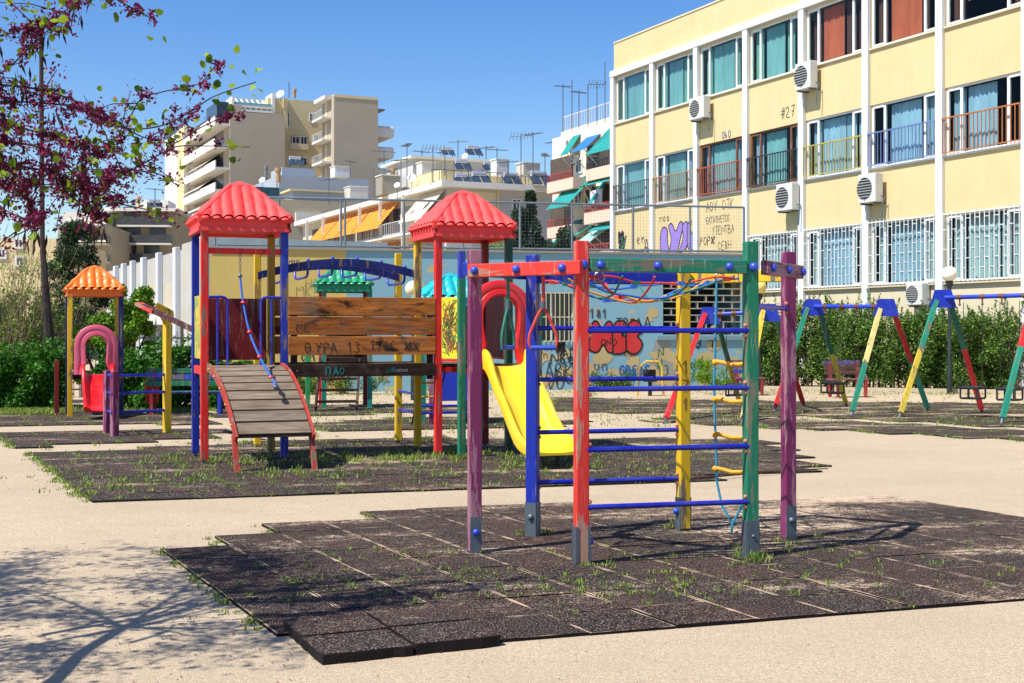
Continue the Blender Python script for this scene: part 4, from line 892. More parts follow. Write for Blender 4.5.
def window(i,row,zoff=0):
    z0,z1=rows[row]; a0=i*BAY+.145; a1=(i+1)*BAY-.145
    if row==0 and i==0: z0=4.3
    m0=a0+(a1-a0)*(.20 if row else .2); m1=a0+(a1-a0)*.80
    fr=MB(); t=.045; n0,n1=-.11,-.05
    SP.box(fr,a0,a1,z0,z0+.06,n0,n1); SP.box(fr,a0,a1,z1-.06,z1,n0,n1)
    for x in(a0+t,a1-t,m0,m1): SP.box(fr,x-t,x+t,z0+.06,z1-.06,n0,n1)
    for x0,x1 in((a0+2*t,m0-t),(m1+t,a1-2*t)):
        for q in (z0+.06,z1-.11): SP.box(fr,x0,x1,q,q+.05,n0+.01,n1+.015)
    wcol=FRM
    if row==1 and i in(2,3): wcol=paint('win_brown',(120,74,48),.2)
    w=fr.build('window',wcol,SCH)
    pn=MB()
    for x0,x1 in((a0+2*t,m0-t),(m0+t,m1-t),(m1+t,a1-2*t)): SP.box(pn,x0,x1,z0+.06,z1-.06,-.085,-.080)
    pn.build('pane',GLS,w)
    if row==2: main=CT[0] if i<4 else CT[2]; side=CT[1] if i<4 else CT[4]
    elif row==1: main=CT[3] if i>3 else CT[0]; side=CT[5]
    else: main=(CT[6],CT[3],CT[5])[i%3]; side=CT[6]
    cov=rnd.uniform(.62,.9)
    zl=z0+.08+(0 if not(row==2 and i==6) else .55)
    curtain(m0+.08,m0+(m1-m0)*cov,zl,z1-.07,-.24,main,w); 
    if rnd.random()<.95: curtain(m0+(m1-m0)*(cov+.03),m1-.05,z0+.08,z1-.07,-.27,side,w)
    if rnd.random()<.95: curtain(a0+.1,m0-.02,z0+.08,z1-.07,-.25,side,w,.015)
    if rnd.random()<.7: curtain(m1+.03,a1-.08,z0+.08,z1-.07,-.25,side,w,.015)
    # sill
    if row>0: bx(a0,a1,z0-.05,z0+.0,-.02,.07,PALE if row==2 else FRM,'sill',bev=.008)
    if row==1:
        c=railc[i]; rm=paint('rail_%d'%i,c,.3); mb=MB(); nn_=.13
        SP.box(mb,a0+.0,a1,z0+1.02,z0+1.06,nn_-.02,nn_+.02); SP.box(mb,a0,a1,z0+.06,z0+.09,nn_-.015,nn_+.015)
        k=19
        for j in range(k+1): x=a0+.02+(a1-a0-.04)*j/k; SP.box(mb,x-.011,x+.011,z0+.09,z0+1.02,nn_-.01,nn_+.01)
        for x in(a0+.03,a1-.03): SP.box(mb,x-.015,x+.015,z0+.98,z0+1.01,0,nn_-.02)
        mb.build('balcony_rail',rm,SCH)
    if row==0 and i>=3:
        mb=MB(); nn_=.12; SP.box(mb,a0+.02,a1-.02,z1-.02,z1+.01,nn_-.015,nn_+.015); SP.box(mb,a0+.02,a1-.02,z0+.02,z0+.05,nn_-.015,nn_+.015)
        k=16
        for j in range(k+1):
            x=a0+.03+(a1-a0-.06)*j/k; SP.box(mb,x-.010,x+.010,z0-.0,z1+.06,nn_-.01,nn_+.01)
            if j<k:
                for m_ in range(3):
                    zz=z0+.35+.55*m_+(.27 if j%2 else 0)
                    if zz<z1-.1: SP.box(mb,x+.012,x+(a1-a0-.06)/k-.012,zz,zz+.018,nn_-.008,nn_+.008)
        mb.build('window_grille',plastic('grille_white',(232,232,228),.5),SCH)
for i in range(NB):
    for rw in(0,1,2):
        if rw==0 and i in(1,2): continue
        window(i,rw)
mb=MB(); a_=1*BAY-.13
for i in(10.5,): mb=MB(); SP.box(mb,i*BAY+.14,i*BAY+.2,.3,2.9,.0,.07); mb.build('drainpipe',WH,SCH)
# graffiti on the facade
def gwrite(txt,px,py,h,w,col,key,sp=.15,jit=.06,pl=SP,par=SCH,off=.006):
    a0=pl.s_at(px); z0=pl.z_at(px,py); mb=MB(); write(mb,txt,pl.pt(a0,z0,off),pl.d,(0,0,1),pl.n,h,w,sp,jit); return mb.build('graffiti',plastic(key,col,.8),par)
INKB=(38,40,46)
gwrite('#27',781,119,.36,.03,(70,66,60),'ink_grey'); gwrite('ObO',722,139,.26,.03,(40,60,170),'ink_blu')
gwrite('AOY OTK',706,212,.34,.028,(110,96,84),'ink_br'); gwrite('EATATHETOS',706,224,.24,.024,(110,96,84),'ink_br',.02); gwrite('YTENTBA',712,235,.30,.024,(110,96,84),'ink_br',.06); gwrite('POP*',700,246,.32,.032,(90,80,76),'ink_br2'); gwrite('CE8H',718,250,.3,.026,(110,96,84),'ink_br',.1)
gwrite('en a',637,244,.40,.04,(70,70,84),'ink_gr2',.3); gwrite('D',645,248,.45,.05,(60,60,90),'ink_gr3'); gwrite('noa',660,222,.3,.03,(110,104,110),'ink_gr2',.2)
gwrite('*V',619,250,.55,.10,(40,86,70),'ink_dg',-.2); gwrite('M',619,243,.5,.16,(40,40,48),'ink_k')
# purple bubble letters
def blob(pl,par,pxs,key,rgb,outline=(40,30,60),off=.008,w=.07):
    for k_,poly in enumerate(pxs):
        pts=[pl.pt(pl.s_at(x),pl.z_at(x,y),off+.002*k_) for x,y in poly]; q=smoothpts(pts+[pts[0]],2)[:-1]
        n_=len(q); c=sum(q,Vector())/n_
        mb=MB(); mb.mi=0; mb.add(q+[c],[(i,(i+1)%n_,n_) for i in range(n_)]); mb.mi=1
        mb2=q+[q[0]]; st=len(mb.f); ribbon(mb,[p+pl.n*.001 for p in mb2],w,pl.n); mb.build('graffiti',[plastic(key,rgb,.8),plastic('outl_%s'%key,outline,.8)],par)
blob(SP,SCH,[[(661,256),(660,236),(663,226),(668,229),(667,240),(670,254)],[(669,254),(672,238),(668,226),(672,222),(676,234),(680,220),(684,224),(680,240),(677,256)],[(679,252),(684,238),(682,226),(687,220),(690,228),(687,250)],[(688,224),(692,218),(690,232),(697,236),(695,250),(687,250)]],'graf_purple',(150,124,206),w=.05)
# ---- air conditioners (things of their own)
def acunit(pl,x0,y0,x1,y1,label,n0=.16,par=None):
    n1=n0+.30; a0,a1=sorted((pl.s_at(x0,n1),pl.s_at(x0+(x1-x0)*.66,n1))); xm=(x0+x1)/2; z1=pl.z_at(xm,y0,n1); z0=pl.z_at(xm,y1,n1)
    c=pl.pt((a0+a1)/2,z0,(n0+n1)/2); T=thing('air_conditioner',label,'air conditioner',c,pl.ang)
    mb=MB(); pl.box(mb,a0,a1,z0,z1,n0,n1); mb.build('casing',plastic('ac_white',(214,214,206),.5),T,bevel=.02)
    ac=(a0*.62+a1*.38); zc=(z0+z1)/2; r_=(z1-z0)*.38
    mb=MB(); c2=pl.pt(ac,zc,n1+.004); mb.tube([c2,c2+pl.n*.012],[r_,r_],20); mb.build('fan_opening',plastic('ac_dark',(40,42,44),.6),T)
    mb=MB()
    for q in range(9): zz=zc-r_+2*r_*q/8; hw=math.sqrt(max(r_*r_-(zz-zc)**2,.0004)); mb.obox(pl.pt(ac,zz,n1+.022),pl.d*hw,pl.n*.004,(0,0,.012))
    mb.build('grille',plastic('ac_grey',(170,172,168),.5),T)
    mb=MB(); 
    for a in(a0+.1,a1-.1): mb=MB(); pl.box(mb,a-.015,a+.015,z0-.05,z0-.001,0,n1-.02); mb.build('bracket',STEEL,T)
    mb=MB(); mb.tube([pl.pt(a1-.03,z0+.2,n0+.1),pl.pt(a1+.07,z0+.15,n0),pl.pt(a1+.08,z0-.1,.26),pl.pt(a1+.05,z0-.5,.26)],.018,6); mb.build('hose',STEEL,T)
acunit(SP,689,96,711,118,'white air conditioner high on the second pilaster of the school, below the top windows')
acunit(SP,795,61,818,88,'white air conditioner between the teal and orange curtained top windows')
acunit(SP,776,183,800,210,'white air conditioner below the black balcony rail')
acunit(SP,858,173,884,202,'white air conditioner below the blue balcony rail')
acunit(SP,906,283,930,305,'white air conditioner low on the wall, just above the hedge by the globe lamp',n0=.05)
# ================================================================ low blue building with court fence
BA=Vector((-7.9,34.0,0)); BBp=Vector((6.65,37.1,0)); bang=math.atan2(BBp.y-BA.y,BBp.x-BA.x); BP=Plane((BA.x,BA.y),bang); BL=(BBp-BA).length; BH=3.78
BLD=thing('changing_room_building','low flat building painted blue and yellow, peeling and covered with graffiti','building',((BA+BBp)/2),bang)
BLU=plaster('wall_blue',(128,170,184),.25,(140,176,180),chip=((190,170,120),.9,.615)); YLW=plaster('wall_yellow',(206,180,106),.25,(170,146,90)); TANP=(190,170,122)
xs=BP.s_at(346); wins=[]
w1=(BP.s_at(540),BP.s_at(574),BP.z_at(557,341),BP.z_at(557,293)); w2=(BP.s_at(663),BP.s_at(741),BP.z_at(700,335),BP.z_at(700,282))
mb=MB(); mb.mi=0; BP.box(mb,0,xs,0,BH,-.3,0); mb.mi=1
seg=[xs,w1[0],w1[1],w2[0],w2[1],BL]
for a0,a1,w in((xs,w1[0],None),(w1[0],w1[1],w1),(w1[1],w2[0],None),(w2[0],w2[1],w2),(w2[1],BL,None)):
    if w is None: BP.box(mb,a0,a1,0,BH,-.3,0)
    else: BP.box(mb,a0,a1,0,w[2],-.3,0); BP.box(mb,a0,a1,w[3],BH,-.3,0)
BP.box(mb,BL-.3,BL,0,BH,-7,-.3); BP.box(mb,0,.3,0,BH,-7,-.3); BP.box(mb,.3,BL-.3,0,BH,-7,-6.7); BP.box(mb,.3,BL-.3,BH-.5,BH-.4,-6.7,-.3)
mb.build('wall',[YLW,BLU],BLD)
mb=MB(); BP.box(mb,-.05,BL+.05,BH,BH+.06,-.34,.05); mb.build('coping',plaster('coping_grey',(150,146,136),.4),BLD)
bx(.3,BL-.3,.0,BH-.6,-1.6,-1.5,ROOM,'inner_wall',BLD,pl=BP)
mb=MB(); 
for j in range(8):
    x=w1[0]+.03+(w1[1]-w1[0]-.06)*j/7; BP.box(mb,x-.010,x+.010,w1[2]-.02,w1[3]+.02,.05,.07)
for q in(0,.5,1): zz=w1[2]+(w1[3]-w1[2])*q; BP.box(mb,w1[0]-.05,w1[1]+.05,zz-.015,zz+.015,.03,.05)
gr_=mb.build('window_bars',plastic('bars_cream',(206,196,160),.6),BLD)
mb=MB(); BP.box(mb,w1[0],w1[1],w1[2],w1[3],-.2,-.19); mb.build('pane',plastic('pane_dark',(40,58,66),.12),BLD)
mb=MB()
for x in(w1[0],w1[0]+(w1[1]-w1[0])*.36,w1[1]): BP.box(mb,x-.03,x+.03,w1[2],w1[3],-.185,-.14)
mb.build('window_frame',FRM,BLD)
# lattice blocks
mb=MB(); r0=8; bw_=.52
for rr_ in range(r0+1):
    zz=w2[2]+(w2[3]-w2[2])*rr_/r0; BP.box(mb,w2[0],w2[1],zz-.014,zz+.014,-.2,-.02)
    if rr_<r0:
        x=w2[0]+(bw_/2 if rr_%2 else 0)
        while x<w2[1]: BP.box(mb,x-.013,x+.013,zz+.014,zz+(w2[3]-w2[2])/r0-.014,-.2,-.025); x+=bw_
mb.build('lattice_window',plaster('lattice',(168,164,150),.3),BLD)
bx(w2[0]-.2,w2[1]+.1,w2[2]-.14,w2[2]-.03,0,.06,plaster('ledge',(120,150,156),.3),'ledge',BLD,pl=BP)
GB=lambda t,x,y,h,w,c,k,sp=.15: gwrite(t,x,y,h*.8,w*.75,c,k,sp,.05,BP,BLD,.01)
# red bubble letters
blob(BP,BLD,[[(589,350),(590,326),(596,319),(602,330),(608,320),(613,324),(615,351),(608,354),(603,342),(598,354)],[(613,354),(612,322),(626,320),(626,332),(620,334),(628,338),(628,350),(622,354)],[(626,350),(626,326),(634,319),(641,324),(643,332),(636,336),(643,342),(640,352),(632,355)]],'graf_red',(206,40,40),(30,26,30),off=.008,w=.05)
GB('181',590,318,.30,.04,INKB,'ink_k2'); GB('A',644,329,.42,.04,INKB,'ink_k2'); GB('TPSA',617,327,.30,.04,INKB,'ink_k2'); GB('un',594,370,.36,.035,(50,80,110),'ink_db'); GB('ONO',601,346,.26,.035,(60,30,30),'ink_k3')
GB('GLSBS',619,375,.34,.05,(30,110,200),'ink_bb',.05); GB('GBS',626,377,.30,.05,(20,130,140),'ink_tt',.1)
GB('Q.1',695,348,.36,.045,INKB,'ink_k2'); GB('onioi',690,368,.30,.04,(20,110,84),'ink_gn',.02); GB('13',692,376,.34,.045,(20,110,84),'ink_gn')
GB('N',658,357,.34,.04,(30,120,70),'ink_gn2'); GB('H',657,367,.3,.04,(30,120,70),'ink_gn2'); GB('13',657,375,.34,.04,(30,120,70),'ink_gn2')
mb=MB(); pts=[BP.pt(BP.s_at(x),BP.z_at(x,y),.004) for x,y in((650,388),(649,365),(655,342),(664,338),(672,345),(675,365),(674,388))]; mb.add(pts,[tuple(range(len(pts)))]); mb.build('bare_patch',plaster('bare_grey',(150,150,142),.4),BLD)
for tx,x,y,h_,w_ in(('ABKa',545,378,.5,.04),('N8e',551,364,.42,.05),('AM',560,360,.5,.045),('VO',547,390,.45,.04),('*',556,353,.4,.09),('Hu',557,383,.45,.045)): GB(tx,x,y,h_,w_,INKB,'ink_k2',.1)
for tx,x,y,h_,w_ in(('ran',293,361,.34,.04),('K*',296,380,.40,.045),('CYe',310,385,.36,.035),('MKS',296,297,.4,.014),('HQI',306,288,.3,.012),('ME',520,352,.4,.035)): GB(tx,x,y,h_,w_,INKB,'ink_k2',.15)
rr=random.Random(2)
for _ in range(16): GB(rr.choice(['Ab','N8','KO','*','VE','Mu','C3','T7','en']),rr.uniform(524,582) if _<10 else rr.uniform(585,735),rr.uniform(348,384),rr.uniform(.16,.34),rr.uniform(.02,.035),rr.choice([INKB,(40,60,120),(90,60,60),(30,90,80)]),'ink_x%d'%(_%4),.1)
mb=MB()
for k_ in range(46):   # peeled patches around the red letters
    x=rr.uniform(580,736) if k_<34 else rr.uniform(520,580); y=rr.uniform(312,385) if k_<26 else rr.uniform(352,384); a=BP.s_at(x); zz=BP.z_at(x,y); m_=rr.randint(7,11); R_=rr.uniform(.06,.26)
    pts=[BP.pt(a+R_*rr.uniform(.4,1.3)*math.cos(t*2*math.pi/m_)*1.3,max(zz+R_*rr.uniform(.4,1.3)*math.sin(t*2*math.pi/m_),.02),.0042+.0001*k_) for t in range(m_)]
    mb.add(pts,[tuple(range(m_))])
mb.build('peeled_paint',plaster('peel_tan',TANP,.3),BLD)
# wire mesh fence on the roof edge
FH=5.17; FT=thing('court_fence','grey wire mesh fence with steel posts along the top of the blue and yellow building','fence',((BA+BBp)/2+Vector((0,0,BH+.06))),bang)
for px in(215,279,341,345,404,463,520,572,633,690,744):
    s_=BP.s_at(px,-.15); mb=MB(); mb.tube([BP.pt(s_,BH+.06,-.15),BP.pt(s_,FH,-.15)],.032,8); mb.build('fence_post',metal('fence_steel',(120,130,136),.3,.5),FT,smooth=True)
s1=BP.s_at(744,-.15)
for zz in(FH,BH+.12): mb=MB(); mb.tube([BP.pt(.2,zz,-.15),BP.pt(s1,zz,-.15)],.030,8); mb.build('fence_rail',MATS['fence_steel'],FT)
mb=MB(); x=.2
while x<s1: BP.box(mb,x-.0015,x+.0015,BH+.1,FH,-.152,-.148); x+=.09
zz=BH+.15
while zz<FH: BP.box(mb,.2,s1,zz-.0015,zz+.0015,-.1475,-.1435); zz+=.09
mb.build('wire_mesh',MATS['fence_steel'],FT)
# ================================================================ white pilastered building (left)
def planeU(u,c): Y=c/u; return Y
def Pc(px,c):   # point on a street-parallel plane Y=c/(px+96)
    Y=c/(px+96); return ((px-512)*Y/F,Y)
CREAM=plaster('apt_cream',(214,196,150),.28,(170,152,118)); GREYB=plaster('apt_greybeige',(176,164,144),.30,(140,130,112),scale=.25); WHA=plaster('apt_white',(220,216,206),.3); TANW=plaster('apt_tan',(180,168,142),.45,(136,124,104),scale=.3)
BLG=plaster('apt_bluegrey',(158,168,180),.3,(130,140,150),scale=.3); DKW=plastic('apt_glass',(44,54,62),.15); SHD=plastic('apt_shutter',(150,140,120),.7); PINKW=plaster('apt_pink',(222,190,170),.25)
OLDW=plaster('old_white',(178,178,172),.6,(150,140,120),scale=1.2)
p=Pc(178.5,12080); WP=Plane(p,SA); z4=WP.z_at(178.5,249)
WB=thing('pilastered_building','low white building with square pilasters behind the iron fence on the left','building',(p[0],p[1],0),SA)
sL=WP.s_at(105); sR=WP.s_at(206)
mb=MB(); WP.box(mb,sL,sR,0,z4-.06,-6,0); WP.box(mb,WP.s_at(182),sR,0,z4+.12,-5.9,.004); mb.build('wall',OLDW,WB)
mb=MB()
for px in(118,126,135,146,161.5,179): s_=WP.s_at(px); mb=MB(); WP.box(mb,s_-.25,s_+.25,0,z4+.05,.004,.18); mb.build('pilaster',plaster('wb_white',(196,200,206),.3),WB,bevel=.02)
for x0,x1 in((150,158),(166,176)):
    a0,a1=WP.s_at(x0),WP.s_at(x1); za,zb=WP.z_at((x0+x1)/2,313),WP.z_at((x0+x1)/2,283)
    mb=MB(); WP.box(mb,a0,a1,za,zb,.004,.03); mb.build('blind_window',plaster('blind_tan',(190,182,160),.4),WB)
    mb=MB()
    za,zb=WP.z_at((x0+x1)/2,345),WP.z_at((x0+x1)/2,326); WP.box(mb,a0,a1,za,zb,.004,.05); f_=mb.build('shutter',plastic('shut_grey',(90,96,98),.6),WB)
mb=MB(); WP.box(mb,WP.s_at(140),WP.s_at(178),WP.z_at(160,325),WP.z_at(160,315),.004,.5); mb.build('canopy',WHA,WB)
# ================================================================ apartment blocks
def aptwin(pl,par,x0,y0,x1,y1,n=0,mat=None,frame=True,name='window'):
    a0,a1=pl.s_at(x0,n),pl.s_at(x1,n); xm=(x0+x1)/2; z0,z1=pl.z_at(xm,y1,n),pl.z_at(xm,y0,n); t=.10
    fr=MB(); 
    pl.box(fr,a0,a1,z0-t,z0,n-.1,n+.08); pl.box(fr,a0,a1,z1,z1+t,n-.1,n+.08); pl.box(fr,a0-t,a0,z0-t,z1+t,n-.1,n+.08); pl.box(fr,a1,a1+t,z0-t,z1+t,n-.1,n+.08); pl.box(fr,(a0+a1)/2-.04,(a0+a1)/2+.04,z0,z1,n-.1,n+.07)
    f_=fr.build(name,FRM if frame is True else frame,par); mb=MB(); pl.box(mb,a0,a1,z0,z1,n-.1,n+.03); mb.build('pane',mat or DKW,f_); return f_
def pb(pl,par,x0,y0,x1,y1,n0,n1,mat,name): mb=MB(); pl.pbox(mb,x0,y0,x1,y1,n0,n1); return mb.build(name,mat,par)
def railing(pl,par,a0,a1,z0,h,n,mat,step=.25,name='railing'):
    mb=MB(); pl.box(mb,a0,a1,z0+h-.05,z0+h,n-.03,n+.03); pl.box(mb,a0,a1,z0+.05,z0+.08,n-.02,n+.02); x=a0
    while x<=a1: pl.box(mb,x-.02,x+.02,z0,z0+h,n-.02,n+.02); x+=step
    return mb.build(name,mat,par)
RLW=plastic('rail_white2',(206,210,212),.5); RLD=plastic('rail_dark',(70,72,76),.5)
OA=math.radians(25.07)
# --- tall block
D0=175; p0=((230-512)*D0/F,D0); T1=Plane(p0,OA); L1=Plane(p0,SA)
TB=thing('apartment_block','tall beige apartment block with blank walls and stacked balconies on the skyline','building',(p0[0],p0[1],0),OA)
zt=T1.z_at(230,111); w1_=T1.s_at(285)
mb=MB(); T1.box(mb,0,w1_,0,zt,-22,0); mb.build('wall',GREYB,TB)
# left part beyond
aL=L1.s_at(196); zl=L1.z_at(196,127); 
mb=MB(); L1.box(mb,L1.s_at(175),aL,0,zl,-14,1.6); mb.build('wall',WHA,TB)
mb=MB(); L1.box(mb,aL-5.5,aL,0,zl+.05,1.0,1.75); mb.build('corner_wall',CREAM,TB)
mb=MB(); L1.box(mb,L1.s_at(176),aL,zl+.9,zl+1.0,1.5,1.6); 
x=L1.s_at(176)
while x<aL: L1.box(mb,x-.03,x+.03,zl,zl+1,1.5,1.6); x+=.8
mb.build('roof_railing',RLD,TB)
for yy in(152,172,193,214,236):
    for xx in(181,190): 
        if xx==190 and yy!=152: continue
        aptwin(L1,TB,xx-1.4,yy,xx+1.8,yy+12,1.6,frame=SHD)
# stacked balconies between
stp=(L1.z_at(215,132)-L1.z_at(215,153)); ztop=L1.z_at(215,133)
aw_w=fab('awning_beige',(206,196,176))
for k_ in range(6):
    z0=ztop-stp*k_
    mb=MB(); L1.box(mb,aL+.1,-.1,z0-.3,z0,0,2.0); L1.box(mb,aL+.1,-.1,z0,z0+(.9 if True else 0),1.85,2.0); mb.build('balcony',WHA,TB)
    mb=MB(); L1.box(mb,aL+1,-4,z0+.02,z0+stp-.4,.01,.04); mb.build('balcony_door',DKW,TB)
    if k_ in(0,2,3,4): mb=MB(); a_=aL+.5+(3 if k_==2 else 0); L1.awning(mb,a_,a_+(-aL)*.55,z0+stp-.35,1.6,2.2); mb.build('awning',aw_w,TB)
mb=MB(); L1.box(mb,-7,-.3,ztop+.9,ztop+2.9,.1,1.7); mb.build('dark_glazing',DKW,TB)
# glazed penthouse
mb=MB(); T1.pbox(mb,235,103,272,112,-9,-2.5); pg=mb.build('penthouse',plastic('pent_glass',(120,160,160),.1),TB)
mb=MB(); a0,a1=T1.s_at(234,-2.5),T1.s_at(272,-2.5); zc=T1.z_at(250,100,-2.5); zb=T1.z_at(250,112,-2.5)
for q in range(8): x=a0+(a1-a0)*q/7; T1.box(mb,x-.12,x+.12,zb,zc-1,-2.5,-2.35); mb.prism([T1.pt(x-.1,zc-1,-2.4),T1.pt(x+.1,zc-1,-2.4),T1.pt(x+.1,zc+.4,-5),T1.pt(x-.1,zc+.4,-5)],(0,0,.15))
T1.box(mb,a0,a1,zc-1.1,zc-.8,-2.5,-2.3); T1.box(mb,a0,a1,zb,zb+.3,-2.5,-2.3); T1.box(mb,a0,a1,zc+.35,zc+.6,-5.4,-4.9); T1.box(mb,a0-.3,a0,zb,zc+.3,-6,-2.4); T1.box(mb,a1,a1+.4,zb,zc+1.2,-6,-2.4)
mb.build('penthouse_frame',WHA,TB)
T1.box(mb:=MB(),.0,1.6,zt,zt+.9,-4,-.01); mb.build('parapet',GREYB,TB)
# recessed cream middle
T2=Plane((T1.pt(w1_,0,-3).x,T1.pt(w1_,0,-3).y),OA); 
mb=MB(); T2.box(mb,T2.s_at(268),T2.s_at(322),0,T2.z_at(270,98),-12,0); mb.build('wall',CREAM,TB)
for (x0,y0,x1,y1) in((310,114,314,121),(314,135.5,318,141),(314,156,318,161),(285,113,289,126)): aptwin(T2,TB,x0,y0,x1,y1,.01)
for yy in(136,157,178):
    pb(T2,TB,291,yy,308,yy+13,.01,.05,plastic('loggia_dark',(130,116,90),.8),'loggia'); aptwin(T2,TB,292.5,yy+1,299,yy+7,.06); aptwin(T2,TB,301,yy+1,306.5,yy+12,.06); pb(T2,TB,290.5,yy+7.5,308.5,yy+13.5,1.0,1.12,plaster('loggia_parapet',(206,190,156),.2),'balcony')
pb(T2,TB,284,98,288,190,.01,.5,CREAM,'chimney_flue')
# right grey tower
D3=172; p3=((334-512)*D3/F,D3); T3=Plane(p3,OA); L3=Plane(p3,SA); zt3=T3.z_at(334,95)
mb=MB(); T3.box(mb,0,T3.s_at(378),0,zt3,-5.4,0); T3.box(mb,4,T3.s_at(378),0,zt3-.1,-15,-5.4); mb.build('wall',GREYB,TB)
mb=MB(); T3.box(mb,0,T3.s_at(378),zt3-.25,zt3+.12,-5.42,.06); mb.build('coping',CREAM,TB)
for k_,yy in enumerate((117,139,161,183)):
    a0=L3.s_at(321); z0=L3.z_at(327,yy+2); mb=MB(); L3.box(mb,a0,-1.2,z0-.25,z0,0,1.3); mb.build('balcony',WHA,TB); railing(L3,TB,a0,-1.2,z0,1.0,1.25,RLW,.4); mb=MB(); L3.box(mb,a0+2,-3,z0+.02,z0+2.4,.01,.04); mb.build('balcony_door',plastic('door_cream',(220,206,170),.6),TB)
mb=MB(); L3.box(mb,L3.s_at(321),-1,L3.z_at(327,98)-.5,L3.z_at(327,98),0,1.0); mb.build('cornice',WHA,TB)
for yy in(132,153,174,192):
    a0=T3.s_at(378); z0=T3.z_at(380,yy+1); a1=T3.s_at(391,-3)
    mb=MB(); T3.box(mb,a0,a1,z0-.3,z0+1.25,-9,-1.5); mb.build('balcony',WHA,TB,bevel=.3)
mb=MB(); a0=T3.s_at(378); T3.box(mb,a0,a0+1.4,0,T3.z_at(380,113),-14,-4); mb.build('recess_wall',GREYB,TB)
pb(T3,TB,378,109,385,110.2,-9,-2,RLD,'roof_slab')
# --- blue grey block with white penthouse
D4=150; p4=((279-512)*D4/F,D4); T4=Plane(p4,OA); BG=thing('rooftop_block','plain blue grey rendered block in front of the tall beige apartment block','building',(p4[0],p4[1],0),OA)
mb=MB(); T4.box(mb,0,T4.s_at(369),0,T4.z_at(279,175),-12,0); mb.build('wall',BLG,BG)
pb(T4,BG,282,168,315,176,-6,-1,BLG,'roof_hut'); pb(T4,BG,249,187,279,199,.2,.8,plastic('teal_dark',(10,72,88),.6),'canopy'); pb(T4,BG,245,190,279,240,-8,-.5,TANW,'side_wall')
D5=140; p5=((240-512)*D5/F,D5); T5=Plane(p5,OA); TW_=thing('rendered_house','broad tan rendered wall of a house above the yellow wall, between the two red roofs','building',(p5[0],p5[1],0),OA)
mb=MB(); T5.box(mb,0,T5.s_at(400),0,T5.z_at(290,199.5),-7,0); mb.build('wall',TANW,TW_)
pb(T5,TW_,292,191,345,201,-4,-.8,BLG,'roof_hut'); pb(T5,TW_,290,190,346,191.6,-4.4,-.3,CREAM,'hut_roof'); pb(T5,TW_,296,213,322,225,.01,.4,WHA,'white_panel')
# --- long building with orange awnings
pO=Pc(447,53100); O1=Plane(pO,SA); O2=Plane(pO,OA); OB=thing('apartment_building','long cream apartment building with white roof slab and orange awnings','building',(pO[0],pO[1],0),SA)
zO=O1.z_at(447,187.5); s0=O1.s_at(303)
BEI=plaster('apt_beige',(206,196,170),.3); 
mb=MB(); O1.box(mb,s0,0,0,zO,-15,0); mb.build('wall',BEI,OB)
mb=MB(); O2.box(mb,-.0,14.9,0,zO-.01,-3,.004); mb.build('wall',plaster('apt_grey2',(188,188,186),.25),OB)
mb=MB(); O1.box(mb,s0-.5,.9,zO,zO+.42,-15.5,.8); O2.box(mb,.9,15.2,zO+.003,zO+.415,-3,.9); mb.build('roof_slab',plaster('slab_white',(232,230,222),.3),OB)
OR_=fab('awning_orange',(226,140,30)); 
for k_,zf in enumerate((zO-3.05,zO-6.2,zO-9.3)):
    mb=MB(); O1.box(mb,s0+3,-.5,zf-.22,zf,0,1.5); mb.build('balcony',WHA,OB); railing(O1,OB,s0+3,-.5,zf,1.0,1.46,RLW,.45)
    rr=random.Random(k_); x=s0+3.5
    while x<-2.5: w_=rr.uniform(1.4,2.6); mb=MB(); O1.box(mb,x,x+w_,zf+.05,zf+2.35,.005,.05); mb.build('balcony_door',rr.choice([DKW,SHD,plastic('door_brown',(110,80,54),.6),DKW]),OB); x+=w_+rr.uniform(.8,1.8)
    x=s0+6
    while x<-3: mb=MB(); O1.box(mb,x,x+.12,zf,zf+3,1.2,1.45); mb.build('divider',WHA,OB); x+=5.4
def oaw(x0,x1,zt_,drop,out,mat): mb=MB(); a0,a1=O1.s_at(x0,1.4),O1.s_at(x1,1.4); O1.awning(mb,a0,a1,zt_,drop,out); mb.build('awning',mat,OB); [MB().tube([O1.pt(a,zt_-1.9,1.2),O1.pt(a,zt_-drop,out)],.03,5).build('awning_arm',RLW,OB) for a in(a0,a1)]
for x0,x1 in((313,327),(328,341),(342,357),(358,384)): oaw(x0,x1,zO-.1,2.3,2.0,OR_)
oaw(405,428,zO-.1,2.3,2.0,aw_w)
for x0,x1 in((352,364),(365,384)): oaw(x0,x1,zO-3.4,2.0,2.0,OR_)
for x0,x1 in((404,409),): oaw(x0,x1,zO-3.4,2.0,2.0,OR_)
aptwin(O2,OB,513,200,520,215,.01); pb(O2,OB,470,192,496,207,.01,.06,plaster('panel_cream',(214,204,170),.2),'wall_panel')
mb=MB(); O2.box(mb,O2.s_at(497),O2.s_at(499),3,zO,.01,.15); mb.build('drainpipe',CREAM,OB)
# roof structures
pb(O2,OB,441,171,500,187,-9,-2.2,CREAM,'roof_room'); pb(O2,OB,413,160,489,188,-16,-9.5,plaster('pent_grey',(186,186,184),.3),'roof_room'); pb(O2,OB,411,157.5,491,160,-16.5,-9,WHA,'roof_room_slab'); pb(O2,OB,500,176,545,187,-7,-3,CREAM,'roof_room')
pb(O1,OB,395,176,425,196,-13,-4,TANW,'roof_room'); pb(O1,OB,420,177,432,188,-3.9,-3.7,OR_,'roof_awning')
railing(O2,OB,O2.s_at(430,-1),O2.s_at(545,-1),zO+.42,1.0,-.6,RLD,.6,'roof_railing')
